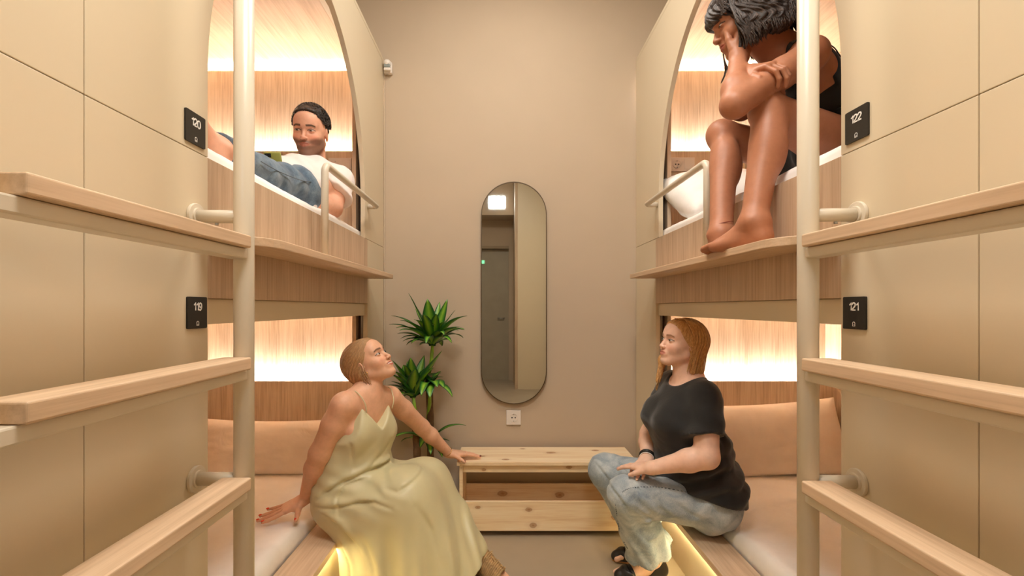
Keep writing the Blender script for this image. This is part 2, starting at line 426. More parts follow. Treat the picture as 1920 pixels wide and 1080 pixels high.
def pillow(cx, cy, cz, w, h, t, lean, yaw, mat, label, seed, roll=0.0):
    from mathutils import noise as mn
    bm = B(); n = 44; V = {}
    for side in (1, -1):
        for i in range(n+1):
            for j in range(n+1):
                u = 2*i/n-1; v = 2*j/n-1
                if side < 0 and (i in (0, n) or j in (0, n)): V[side, i, j] = V[1, i, j]; continue
                e = (max(0, 1-abs(u)**2.6)**.48)*(max(0, 1-abs(v)**2.6)**.48)
                ex = 1 - .045*(1-v*v) * abs(u)**3; ey = 1 - .10*(1-u*u)*abs(v)**3
                wv = mn.fractal(Vector((u*1.5, v*1.5, seed)), 1., 2., 3)*.10*e
                crease = .12*math.exp(-((abs(u)-.86)/.12)**2)*mn.noise(Vector((v*6, seed, side)))
                x = u*w/2*(1-.03*(v*v-.5))*ey**0*(1 - .05*(1-u*u)*0); y = v*h/2*ey; x *= ex
                z = side*t/2*(e+wv+crease*e)
                V[side, i, j] = bm.verts.new((x, z, y))
    for side in (1, -1):
        for i in range(n):
            for j in range(n):
                q = (V[side, i, j], V[side, i+1, j], V[side, i+1, j+1], V[side, i, j+1])
                try: bm.faces.new(q if side < 0 else q[::-1])
                except ValueError: pass
    R = Matrix.Translation((cx, cy, cz)) @ Matrix.Rotation(yaw, 4, 'Z') @ Matrix.Rotation(lean, 4, 'X') @ Matrix.Rotation(roll, 4, 'Y')
    bmesh.ops.transform(bm, matrix=R, verts=bm.verts)
    o = obj('pillow', bm, mat, None, True); tag(o, label, 'pillow', 'bed pillows'); return o
pillow(-1.22, 2.485, .43, .76, .30, .15, -.25, 0, M['pillow'], 'blush pillow on left lower bed behind the woman in the green dress', 1)
pillow(1.385, 2.475, .475, .86, .40, .15, -.30, 0, M['pillow'], 'large blush pillow on the right lower bed leaning on its headboard', 5, roll=-.05)
pillow(1.17, 2.27, 1.695, .72, .46, .26, -1.05, .12, M['sheet'], 'white rumpled pillow on upper bed 122 behind the guard rail', 9, roll=.03)

# ------------------------------------------------------------------ ladders
def ladder(side):
    s = -1 if side == 'left' else 1
    Fp = .677 if s < 0 else .775
    px = .568 if s < 0 else .665; yp = 1.036 if s < 0 else 1.018; yn = .47
    root = empty('ladder', (s*px, (yp+yn)/2, 0),
                 ('cream steel ladder with oak treads beside the %s numbered signs 119 and 120' if s < 0 else
                  'cream steel ladder with oak treads beside the %s numbered signs 121 and 122') % side, 'ladder', 'two bunk ladders')
    for y in (yp, yn):
        b = B(); tube(b, [(s*px, y, .0), (s*px, y, 2.62)], .0208, 28); obj('post', b, M['steel'], root, True)
    x0 = s*(px-.027); x1 = s*(px+.037)
    for z in (1.326, 1.063, .803, .541, .28):
        b = B(); box(b, x0, x1, .535, yp-.019, z-.027, z, .0035, 3); tr = obj('tread', b, M['oak_y'], root)
        b = B(); box(b, x0+s*.012, x1-s*.012, yn, yp-.008, z-.050, z-.0275, .003)
        obj('tread_bracket', b, M['steel'], tr)
    for z in (1.371, .792, 2.45, .12):
        for y in (yp, yn):
            if z in (1.371, .792, 2.45) or y == yp:
                if z == .12: continue
                b = B(); tube(b, [(s*px, y, z), (s*(Fp-.001), y, z)], .0145 if z != 1.371 else .0145, 20)
                w = obj('wall_bracket', b, M['steel'], root, True)
                b = B(); disc(b, (s*(Fp-.004), y, z), (1, 0, 0), .029, .0075, 40, .0015); disc(b, (s*(Fp-.009), y, z), (1, 0, 0), .019, .005, 40, .001)
                obj('flange', b, M['steel'], w)
                if y == yp and z == 1.371:
                    b = B(); disc(b, (s*(px+.06), y, z-.016), (0, 0, 1), .004, .006, 12); obj('set_screw', b, M['alu'], w)
    return root
ladder('left'); ladder('right')

# ------------------------------------------------------------------ number signs (lettering built as strokes)
GLY = {
 '1': [[(.12,.74),(.30,.82),(.44,1.0),(.44,0)]],
 '2': [[(.06,.74),(.10,.90),(.26,1.0),(.42,1.0),(.58,.90),(.61,.72),(.54,.56),(.30,.34),(.10,.14),(.05,.02)],[(.05,.06),(.64,.06)]],
 '0': [[(.33,1.0),(.16,.93),(.06,.75),(.04,.5),(.06,.25),(.16,.07),(.33,.0),(.50,.07),(.60,.25),(.62,.5),(.60,.75),(.50,.93),(.33,1.0)]],
 '9': [[(.60,.62),(.50,.47),(.32,.42),(.14,.50),(.06,.70),(.14,.90),(.32,1.0),(.50,.92),(.60,.74),(.60,.48),(.52,.20),(.34,.02),(.14,.06),(.07,.18)]],
}
def stroke(bm, pts, w, plane):
    """flat ribbon with mitred joints; plane(u,v,lift)->3D"""
    n = len(pts); L = []; R = []
    closed = (pts[0] == pts[-1])
    for i in range(n):
        p = Vector(pts[i])
        if closed and i in (0, n-1): d = (Vector(pts[1])-Vector(pts[0])).normalized() + (Vector(pts[-1])-Vector(pts[-2])).normalized()
        elif i == 0: d = Vector(pts[1])-p
        elif i == n-1: d = p-Vector(pts[-2])
        else: d = (Vector(pts[i+1])-p).normalized()+(p-Vector(pts[i-1])).normalized()
        d.normalize(); q = Vector((-d.y, d.x))*w/2
        L.append(p+q); R.append(p-q)
    for i in range(n-1):
        A = [plane(L[i], 1), plane(L[i+1], 1), plane(R[i+1], 1), plane(R[i], 1)]
        Bq = [plane(L[i], 0), plane(L[i+1], 0), plane(R[i+1], 0), plane(R[i], 0)]
        va = [bm.verts.new(p) for p in A]; vb = [bm.verts.new(p) for p in Bq]
        bm.faces.new(va); bm.faces.new(vb[::-1])
        for k in range(4): bm.faces.new((va[k], va[(k+1) % 4], vb[(k+1) % 4], vb[k]))
def sign(text, s, y0, y1, z0, z1, label):
    Fp = .677 if s < 0 else .775
    root = empty('number_sign', (s*Fp, (y0+y1)/2, z0), label, 'sign', 'black bed number signs')
    xs = s*(Fp-.004)
    r = .003; pl = []
    for cx_, cy_, a0 in ((y1-r, z1-r, 0), (y0+r, z1-r, 90), (y0+r, z0+r, 180), (y1-r, z0+r, 270)):
        for k in range(5): t = math.radians(a0+22.5*k); pl.append((cx_+r*math.cos(t), cy_+r*math.sin(t)))
    b = B(); prism(b, pl, 'x', xs, s*(Fp-.0002)); obj('plate', b, M['black'], root)
    # reading direction: on the left wall text runs towards +y, on the right wall towards -y
    def plane(u0, v0, dirn):
        return lambda p, l: (xs - s*(.0006*l), u0 + dirn*p[0], v0+p[1])
    dirn = 1 if s < 0 else -1
    hgt = .0165; sc = hgt; adv = {'1': .54, '2': .70, '0': .72, '9': .68}
    tot = sum(adv[c] for c in text)*sc
    u = (y0+y1)/2 - dirn*tot/2; b = B()
    for c in text:
        for st in GLY[c]:
            stroke(b, [(p[0]*sc, p[1]*sc) for p in st], .0030, plane(u, z1-.030, dirn))
        u += dirn*adv[c]*sc
    obj('number', b, M['signwhite'], root)
    b = B(); um = (y0+y1)/2; h = .0055
    ps = [(math.cos(math.radians(a))*.0035, math.sin(math.radians(a))*.0035) for a in range(-20, 201, 22)]
    stroke(b, ps, .0011, plane(um, z0+.0125, dirn))
    stroke(b, [(-.0030, 0), (.0030, 0)], .0010, plane(um, z0+.0092, dirn))
    stroke(b, [(-.0036, 0), (.0036, 0)], .0008, plane(um, z0+.0068, dirn))
    for q in (-1, 1): stroke(b, [(q*.0034, 0), (q*.0034, .0045)], .0009, plane(um, z0+.0065, dirn))
    obj('bed_symbol', b, M['signwhite'], root)
M['signwhite'] = plain('sign_white_print', rgb(240, 236, 230), .5)
sign('120', -1, 1.0013, 1.0677, 1.5295, 1.5985, 'black sign reading 120 beside the man on the upper left bed')
sign('119', -1, 1.0073, 1.0735, 1.124, 1.194, 'black sign reading 119 beside the lit lower left bed')
sign('122', 1, .987, 1.053, 1.534, 1.604, 'black sign reading 122 beside the barefoot woman on the upper right bed')
sign('121', 1, .9935, 1.0595, 1.123, 1.194, 'black sign reading 121 beside the lit lower right bed')

# ------------------------------------------------------------------ wall mirror, sockets, sensor
def stadium(cx, z0, z1, w, n=24):
    r = w/2; pts = []
    for i in range(n+1): t = PI*i/n; pts.append((cx+r*math.cos(t), z1-r+r*math.sin(t)))
    for i in range(n+1): t = PI+PI*i/n; pts.append((cx+r*math.cos(t), z0+r+r*math.sin(t)))
    return pts
mx, mz0, mz1, mw = (963.5-CX)*2.69/F, CZ-(757.5-CY)*2.69/F, CZ+(CY-341)*2.69/F, 123*2.69/F
root = empty('wall_mirror', (mx, YW, mz0), 'tall pill-shaped mirror with thin dark rim on the back wall', 'mirror')
b = B(); o1 = stadium(mx, mz0, mz1, mw); o2 = stadium(mx, mz0+.004, mz1-.004, mw-.008)
for yy in (0,):
    n = len(o1)
    A0 = [b.verts.new((p[0], 2.684, p[1])) for p in o1]; A1 = [b.verts.new((p[0], 2.684, p[1])) for p in o2]
    C0 = [b.verts.new((p[0], YW-.001, p[1])) for p in o1]; C1 = [b.verts.new((p[0], YW-.001, p[1])) for p in o2]
    for i in range(n):
        j = (i+1) % n
        b.faces.new((A0[i], A0[j], A1[j], A1[i])); b.faces.new((A0[i], C0[i], C0[j], A0[j])); b.faces.new((A1[i], A1[j], C1[j], C1[i]))
obj('mirror_rim', b, plain('dark_bronze_rim', rgb(92, 74, 54), .4, .6), root)
b = B(); prism(b, o2, 'y', 2.688, YW-.002)
glass = obj('mirror_glass', b, M['mirror'], root)
glass.rotation_euler = (0, 0, 0)

def socket(cx, cz, y, w, h, label, mods=1, flip=1):
    root = empty('wall_socket', (cx, y, cz), label, 'socket', 'white electrical sockets')
    b = B(); box(b, cx-w/2, cx+w/2, y-.010, y-.0005, cz-h/2, cz+h/2, .002); obj('cover_plate', b, M['white'], root)
    ox = cx if mods == 1 else cx - flip*(w/2-h/2)
    b = B()
    # round well of a schuko outlet: ring, floor and two pin holes
    n = 32; r0, r1 = h*.30, h*.26
    ring = [[b.verts.new((ox+r*math.cos(2*PI*k/n), yy, cz+r*math.sin(2*PI*k/n))) for k in range(n)] for r, yy in ((r0, y-.0101), (r0, y-.0125), (r1, y-.0125), (r1, y-.0105))]
    for q in range(3):
        for k in range(n): b.faces.new((ring[q][k], ring[q][(k+1) % n], ring[q+1][(k+1) % n], ring[q+1][k]))
    obj('outlet_ring', b, M['white'], root)
    for q in (-1, 1): obj('pin_hole', disc(B(), (ox+q*h*.11, y-.0106, cz), (0, 1, 0), h*.045, .001, 16), M['black'], root)
    for q in (-1, 1): obj('earth_clip', box(B(), ox-.002, ox+.002, y-.0125, y-.0103, cz+q*h*.24-.003, cz+q*h*.24+.003), M['alu'], root)
    if mods > 1:
        b = B(); box(b, cx+flip*h*.5-h*.36, cx+flip*h*.5+h*.36, y-.0125, y-.0101, cz-h*.36, cz+h*.36, .0015); obj('switch_rocker', b, M['white'], root)
socket((963-CX)*2.7/F, CZ-(783-CY)*2.7/F, YW, .083, .083, 'square white socket on the back wall under the tall mirror')
socket(-.885, CZ+(CY-309)*2.57/F, 2.58, .125, .076, 'white socket plate on left upper headboard by the man in white', 2)
socket(.992, CZ+(CY-308)*2.57/F, 2.58, .135, .076, 'white socket plate on right upper headboard above the white pillow', 2)
sx, sz = (725-CX)*2.66/F, CZ+(CY-122)*2.66/F
root = empty('motion_sensor', (sx, YW, sz), 'small white motion sensor high on the back wall beside left bunk', 'sensor')
b = B(); box(b, sx-.022, sx+.024, YW-.03, YW-.001, sz-.036, sz+.03, .006, 3); obj('sensor_body', b, M['white'], root, True)
b = B(); box(b, sx-.018, sx+.020, YW-.05, YW-.028, sz-.030, sz-.012, .005, 3)
bmesh.ops.create_uvsphere(b, u_segments=20, v_segments=12, radius=.022, matrix=Matrix.Translation((sx, YW-.034, sz+.016)))
obj('sensor_cap', b, M['white'], root, True)
b = B(); box(b, sx-.016, sx+.018, YW-.052, YW-.03, sz-.012, sz+.008, .004, 3); obj('sensor_lens', b, plain('grey_lens', rgb(140, 148, 146), .2), root, True)
# cable channel below sensor
structure('trim_4', box(B(), -.676, -.668, YW-.006, YW-.0005, .12, 2.56), M['wall'])

# ------------------------------------------------------------------ pine bench
root = empty('bench', (.24, 2.53, 0), 'low knotty pine bench with open shoe shelf below the mirror', 'bench')
bx0, bx1, by0, by1, bz = -.228, .70, 2.40, 2.665, .3795
b = B(); box(b, bx0, bx1, by0, by1, bz-.018, bz, .002); obj('bench_top', b, M['pine'], root)
for x in (bx0+.012, bx1-.030):
    b = B(); box(b, x, x+.018, by0+.012, by1-.003, .03, bz-.0185, .0015); obj('side_panel', b, M['pine'], root)
b = B(); box(b, bx0+.0305, bx1-.0305, by0+.018, by0+.034, bz-.058, bz-.0185, .0015); obj('apron', b, M['pine'], root)
b = B(); box(b, bx0+.0305, bx1-.0305, by1-.03, by1-.014, bz-.058, bz-.0185, .0015); obj('apron', b, M['pine'], root)
b = B(); box(b, bx0+.010, bx1-.010, by0-.004, by0+.012, .03, .18, .0015); obj('front_board', b, M['pine'], root)
b = B(); box(b, bx0+.0305, bx1-.0305, by1-.03, by1-.014, .05, .18, .0015); obj('back_board', b, M['pine'], root)
b = B(); box(b, bx0+.0305, bx1-.0305, by0+.0125, by1-.031, .05, .066, .001); obj('shelf', b, M['pine'], root)
for x in (bx0+.014, bx1-.028):
    for y in (by0+.03, by1-.04): obj('foot', box(B(), x, x+.014, y, y+.02, 0.0, .0299), M['pine'], root)
# ------------------------------------------------------------------ implicit-surface modelling for the figures and cloth
def A3(v): return np.array((v[0], v[1], v[2]), dtype=np.float64)
def nrm(v): v = np.asarray(v, float); return v/np.linalg.norm(v)
class Frame:
    """local frame: x forward, y to the figure's left, z up; columns of R"""
    def __init__(s, o, fwd, up, scale=1.0):
        f = nrm(fwd); u = nrm(np.asarray(up, float) - f*np.dot(up, f)); l = np.cross(u, f)
        s.o = A3(o); s.R = np.stack([f, l, u], 1); s.k = scale
    def p(s, x, y, z): return s.o + s.R @ (np.array((x, y, z), float)*s.k)
    def d(s, x, y, z): return s.R @ np.array((x, y, z), float)
    def loc(s, P): return ((P - s.o) @ s.R)/s.k
def cone(a, b, r1, r2, k=.012, u=None, f=1.0, flat=False):
    """tapered limb; u, f: squash by factor f along direction u"""
    return ('c', A3(a), A3(b), r1, r2, k, None if u is None else nrm(u), f, flat)
def ell(c, r, R=None, k=.012): return ('e', A3(c), np.array(r, float), np.eye(3) if R is None else R, k)
def fell(fr, c, r, k=.012, rot=None):
    R = fr.R if rot is None else fr.R @ rot
    return ('e', fr.p(*c), np.array(r, float)*fr.k, R, k*fr.k)
def fcone(fr, a, b, r1, r2, k=.012, u=None, f=1.0):
    return cone(fr.p(*a), fr.p(*b), r1*fr.k, r2*fr.k, k*fr.k, None if u is None else fr.R @ np.array(u, float), f)
def sub(pr): return ('s', pr)
def pr_bounds(pr, m):
    if pr[0] == 's': return pr_bounds(pr[1], m)
    if pr[0] == 'c':
        r = max(pr[3], pr[4])*max(1, pr[7] if pr[7] > 1 else 1)
        return np.minimum(pr[1], pr[2])-r-m, np.maximum(pr[1], pr[2])+r+m
    ext = np.sqrt(((pr[3]*pr[2][None, :])**2).sum(1))
    return pr[1]-ext-m, pr[1]+ext+m
def pr_dist(pr, P, infl=0.0):
    if pr[0] == 'c':
        _, a, b, r1, r2, k, u, f, flat = pr
        ba = b-a; L = max(1e-9, float(ba @ ba))
        q = P - a.astype(P.dtype)
        t = np.clip((q @ ba.astype(P.dtype))/P.dtype.type(L), 0, 4 if flat else 1)
        end = (t-1)*P.dtype.type(math.sqrt(L)) if flat else None
        q = q - t[..., None]*ba.astype(P.dtype)
        r = r1 + (r2-r1)*t + infl
        if u is not None:
            du = q @ u.astype(P.dtype)
            q = q + (du*(1/f-1))[..., None]*u.astype(P.dtype)
            return (np.sqrt((q*q).sum(-1)) - r)*min(1, f)**.5
        d = np.sqrt((q*q).sum(-1)) - r
        return np.maximum(d, end) if flat else d
    _, c, r, R, k = pr
    q = (P - c.astype(P.dtype)) @ R.astype(P.dtype)
    rr = (r+infl).astype(P.dtype)
    k0 = np.sqrt(((q/rr)**2).sum(-1)); k1 = np.sqrt(((q/(rr*rr))**2).sum(-1))+1e-9
    return k0*(k0-1)/k1
def smin(a, b, k):
    h = np.maximum(k-np.abs(a-b), 0)/k
    return np.minimum(a, b) - h*h*k*.25
def axis_pts(lo, hi, h, fine):
    """fine: list of (a, b, hf) intervals of finer spacing"""
    xs = [lo]
    while xs[-1] < hi:
        x = xs[-1]; st = h
        for a, b, hf in fine:
            if a-1e-9 <= x < b: st = min(st, hf)
            elif x < a < x+st: st = max(hf, min(st, a-x))
        xs.append(x+st)
    return np.array(xs, np.float32)
class Grid:
    def __init__(s, lo, hi, h, fine=()):
        """fine: boxes (lo, hi, h)"""
        s.ax = [axis_pts(lo[i], hi[i], h, [(f[0][i], f[1][i], f[2]) for f in fine]) for i in range(3)]
        s.D = np.full([len(a) for a in s.ax], .5, np.float32)
    def region(s, lo, hi):
        return [slice(max(0, int(np.searchsorted(a, l))-1), min(len(a), int(np.searchsorted(a, h))+1)) for a, l, h in zip(s.ax, lo, hi)]
    def pts(s, sl):
        g = np.meshgrid(*[s.ax[i][sl[i]] for i in range(3)], indexing='ij')
        return np.stack(g, -1)
    def add(s, pr, infl=0.0, kmul=1.0):
        neg = pr[0] == 's'; q = pr[1] if neg else pr
        k = max(1e-4, (q[5] if q[0] == 'c' else q[4])*kmul)
        sl = s.region(*pr_bounds(q, k+abs(infl)+.012))
        if any(x.stop-x.start < 2 for x in sl): return
        d = pr_dist(q, s.pts(sl), infl); t = tuple(sl)
        if neg: s.D[t] = -smin(-s.D[t], d, k)
        else: s.D[t] = smin(s.D[t], d, k)
    def addall(s, L, infl=0.0, kmul=1.0):
        for p in L: s.add(p, infl, kmul)
        return s
    def cut(s, fn, lo=None, hi=None, k=.004):
        """keep where fn(P) <= 0"""
        sl = s.region(lo, hi) if lo is not None else [slice(0, n) for n in s.D.shape]
        t = tuple(sl)
        # in slabs, to save memory
        for i in range(sl[0].start, sl[0].stop, 24):
            q = [slice(i, min(i+24, sl[0].stop)), sl[1], sl[2]]; tt = tuple(q)
            d = fn(s.pts(q)).astype(np.float32)
            s.D[tt] = -smin(-s.D[tt], -d, k)
    def displace(s, fn, band=.03):
        for i in range(0, s.D.shape[0], 24):
            q = slice(i, i+24); m = np.abs(s.D[q]) < band
            if not m.any(): continue
            P = s.pts([slice(i, min(i+24, s.D.shape[0])), slice(0, s.D.shape[1]), slice(0, s.D.shape[2])])[m]
            v = s.D[q]; v[m] += fn(P).astype(np.float32); s.D[q] = v
    def mesh(s):
        D = s.D; S = D < 0
        nx, ny, nz = D.shape
        any_ = np.zeros((nx-1, ny-1, nz-1), bool); all_ = np.ones_like(any_)
        for a in (0, 1):
            for b in (0, 1):
                for c in (0, 1):
                    v = S[a:nx-1+a, b:ny-1+b, c:nz-1+c]; any_ |= v; all_ &= v
        act = any_ & ~all_; del any_, all_
        I, J, K = np.nonzero(act); flat = (I*(ny-1)+J)*(nz-1)+K
        cor = {}
        for a in (0, 1):
            for b in (0, 1):
                for c in (0, 1): cor[a, b, c] = D[I+a, J+b, K+c].astype(np.float64)
        acc = np.zeros((len(I), 3)); cnt = np.zeros(len(I))
        ks = list(cor)
        for p in ks:
            for ax in range(3):
                if p[ax]: continue
                q = tuple(1 if i == ax else p[i] for i in range(3))
                d0, d1 = cor[p], cor[q]; m = (d0 < 0) != (d1 < 0)
                t = np.where(m, d0/np.where(m, d0-d1, 1), 0)
                for i in range(3):
                    acc[:, i] += np.where(m, (t if i == ax else p[i]), 0)
                cnt += m
        acc /= cnt[:, None]
        V = np.empty_like(acc)
        for i, idx in enumerate((I, J, K)):
            a = s.ax[i].astype(np.float64); V[:, i] = a[idx] + acc[:, i]*(a[idx+1]-a[idx])
        Fc = []
        def vid(i, j, k): return np.searchsorted(flat, (i*(ny-1)+j)*(nz-1)+k)
        # x edges
        m = S[:-1, 1:-1, 1:-1] != S[1:, 1:-1, 1:-1]; i, j, k = np.nonzero(m); j += 1; k += 1
        ins = S[i, j, k]; q = np.stack([vid(i, j-1, k-1), vid(i, j, k-1), vid(i, j, k), vid(i, j-1, k)], 1); q[~ins] = q[~ins][:, ::-1]; Fc.append(q)
        m = S[1:-1, :-1, 1:-1] != S[1:-1, 1:, 1:-1]; i, j, k = np.nonzero(m); i += 1; k += 1
        ins = S[i, j, k]; q = np.stack([vid(i-1, j, k-1), vid(i-1, j, k), vid(i, j, k), vid(i, j, k-1)], 1); q[~ins] = q[~ins][:, ::-1]; Fc.append(q)
        m = S[1:-1, 1:-1, :-1] != S[1:-1, 1:-1, 1:]; i, j, k = np.nonzero(m); i += 1; j += 1
        ins = S[i, j, k]; q = np.stack([vid(i-1, j-1, k), vid(i, j-1, k), vid(i, j, k), vid(i-1, j, k)], 1); q[~ins] = q[~ins][:, ::-1]; Fc.append(q)
        Fc = np.concatenate(Fc)
        return V, Fc
def smooth_verts(V, Fc, it=2, lam=.5):
    n = len(V)
    for _ in range(it):
        acc = np.zeros_like(V); cnt = np.zeros(n)
        for a in range(4):
            b = (a+1) % 4
            for i in range(3): acc[:, i] += np.bincount(Fc[:, a], V[Fc[:, b], i], n) + np.bincount(Fc[:, b], V[Fc[:, a], i], n)
            cnt += np.bincount(Fc[:, a], minlength=n) + np.bincount(Fc[:, b], minlength=n)
        V = V + lam*(acc/np.maximum(cnt, 1)[:, None] - V)
    return V
def keep_big(V, Fc, frac=.02):
    """drop crumbs"""
    n = len(V); lab = np.arange(n)
    while True:
        m = lab[Fc].min(1); new = lab.copy()
        for a in range(4): np.minimum.at(new, Fc[:, a], m)
        new = new[new]
        if (new == lab).all(): break
        lab = new
    cnt = np.bincount(lab, minlength=n); ok = cnt[lab] >= frac*cnt.max()
    fk = ok[Fc[:, 0]]; Fc = Fc[fk]; idx = np.cumsum(ok)-1
    return V[ok], idx[Fc]
def np_mesh(name, V, Fc, mats, parent=None, attrs=None, matidx=None):
    me = bpy.data.meshes.new(name)
    me.vertices.add(len(V)); me.vertices.foreach_set('co', V.astype(np.float32).ravel())
    me.loops.add(len(Fc)*4); me.loops.foreach_set('vertex_index', Fc.astype(np.int32).ravel())
    me.polygons.add(len(Fc)); me.polygons.foreach_set('loop_start', np.arange(0, len(Fc)*4, 4, dtype=np.int32))
    me.update(calc_edges=True); me.validate()
    for k, v in (attrs or {}).items():
        if v.ndim == 2:
            at = me.color_attributes.new(k, 'FLOAT_COLOR', 'POINT'); at.data.foreach_set('color', v.astype(np.float32).ravel())
        else:
            at = me.attributes.new(k, 'FLOAT', 'POINT'); at.data.foreach_set('value', v.astype(np.float32))
    o = link(name, me, mats, parent, True)
    return o
def solid(name, lo, hi, h, prims, mats, parent=None, infl=0.0, fine=(), cuts=(), disp=None, it=1, kmul=1.0, subs=(), paint=None, post=None, frac=.02, extra=(), groups=()):
    g = Grid(lo, hi, h, fine); g.addall(prims, infl, kmul)
    for G in groups:      # groups meet the rest without melting into it
        D0 = g.D; g.D = np.full_like(D0, .5); g.addall(G, infl, kmul); g.D = smin(D0, g.D, .0022)
    if disp: g.displace(disp)
    if extra: g.addall(extra)
    for c in cuts: g.cut(c)
    for q in subs: g.add(sub(q))
    V, Fc = g.mesh(); V, Fc = keep_big(V, Fc, frac)
    if it: V = smooth_verts(V, Fc, it)
    if post: V = post(V)
    attrs = paint(V) if paint else None
    return np_mesh(name, V, Fc, mats, parent, attrs)
def bounds(prims, m=.03):
    L = [pr_bounds(p, m) for p in prims]
    return np.min([a for a, b in L], 0), np.max([b for a, b in L], 0)
def wob(P, f, seed=0.0):
    """cheap smooth noise in about -1..1"""
    x, y, z = P[..., 0]*f, P[..., 1]*f, P[..., 2]*f
    a = np.sin(1.7*x+.9*y+1.3*z+seed)+np.sin(-1.1*x+2.1*y+.7*z+2*seed+1.1)+np.sin(.8*x-1.3*y+2.3*z+3*seed+.4)
    b = np.sin(2.9*x+1.7*y-2.2*z+seed*1.3+a)
    return (a+b)*.25
def folds(P, dirv, freq, f2, seed=0.0, sharp=1.5):
    """creases running across dirv, wandering"""
    s = P @ nrm(dirv)
    w = np.sin(s*freq + 2.2*wob(P, f2, seed))
    return np.sign(w)*np.abs(w)**sharp

def crease(P, px, Y, w=.006, amp=.006, ridge=.8):
    """a pinched fold running along a line (given in the x-z plane through depth Y): a sharp valley and a soft ridge below it"""
    pts = [A3(W(a, b, Y)) for a, b in px]; q = P[..., [0, 2]]; best = np.full(q.shape[:-1], 9.0); sgn = np.zeros_like(best); tt = np.zeros_like(best); n = len(pts)-1
    for i in range(n):
        a, b = pts[i][[0, 2]], pts[i+1][[0, 2]]; ba = b-a; L = ba @ ba
        t = np.clip(((q-a) @ ba)/L, 0, 1); r = q-a-t[..., None]*ba; d = np.sqrt((r*r).sum(-1)); m = d < best
        best = np.where(m, d, best); sgn = np.where(m, np.sign(ba[0]*r[..., 1]-ba[1]*r[..., 0]), sgn); tt = np.where(m, (i+t)/n, tt)
    s = best*sgn; env = np.sin(np.pi*np.clip(.06+.88*tt, 0, 1))**.6
    near = P[..., 1] < Y+.10
    return np.where(near, env*amp*(np.exp(-(s/w)**2) - ridge*np.exp(-((s-2.6*w)/(2.2*w))**2)), 0)

# ---- skin and hair materials
def skin_mat(name):
    m, nt, bs = new_mat(name)
    at = N(nt, 'ShaderNodeAttribute'); at.attribute_name = 'tone'
    v = coords(nt); f = noise(nt, v, 55, 4)
    mix = N(nt, 'ShaderNodeMix', data_type='RGBA', blend_type='MULTIPLY'); mix.inputs[0].default_value = 1
    nt.links.new(at.outputs['Color'], mix.inputs[6])
    nt.links.new(ramp(nt, f, [(.3, (.93,.90,.89,1)), (.7, (1.04,1.02,1.02,1))]), mix.inputs[7])
    nt.links.new(mix.outputs[2], bs.inputs['Base Color'])
    bs.inputs['Roughness'].default_value = .48; bs.inputs['Specular IOR Level'].default_value = .4
    bs.inputs['Subsurface Weight'].default_value = .12
    bs.inputs['Subsurface Radius'].default_value = (.012, .005, .003); bs.inputs['Subsurface Scale'].default_value = .6
    bump(nt, bs, noise(nt, v, 420, 3), .10, .0006)
    return m
def hair_mat(name, dark, mid, light, rough=.38, freq=60):
    m, nt, bs = new_mat(name)
    at = N(nt, 'ShaderNodeAttribute'); at.attribute_name = 'strand'
    at2 = N(nt, 'ShaderNodeAttribute'); at2.attribute_name = 'along'
    cb = N(nt, 'ShaderNodeCombineXYZ'); nt.links.new(at.outputs['Fac'], cb.inputs[0]); nt.links.new(at2.outputs['Fac'], cb.inputs[1])
    mp = N(nt, 'ShaderNodeMapping'); mp.inputs['Scale'].default_value = (freq, 6, 1); nt.links.new(cb.outputs[0], mp.inputs['Vector'])
    f = noise(nt, mp.outputs[0], 1.0, 5, .68)
    nt.links.new(ramp(nt, f, [(.30, dark), (.5, mid), (.70, light)]), bs.inputs['Base Color'])
    bs.inputs['Roughness'].default_value = rough
    bs.inputs['Anisotropic'].default_value = .4
    bump(nt, bs, f, .55, .004)
    return m

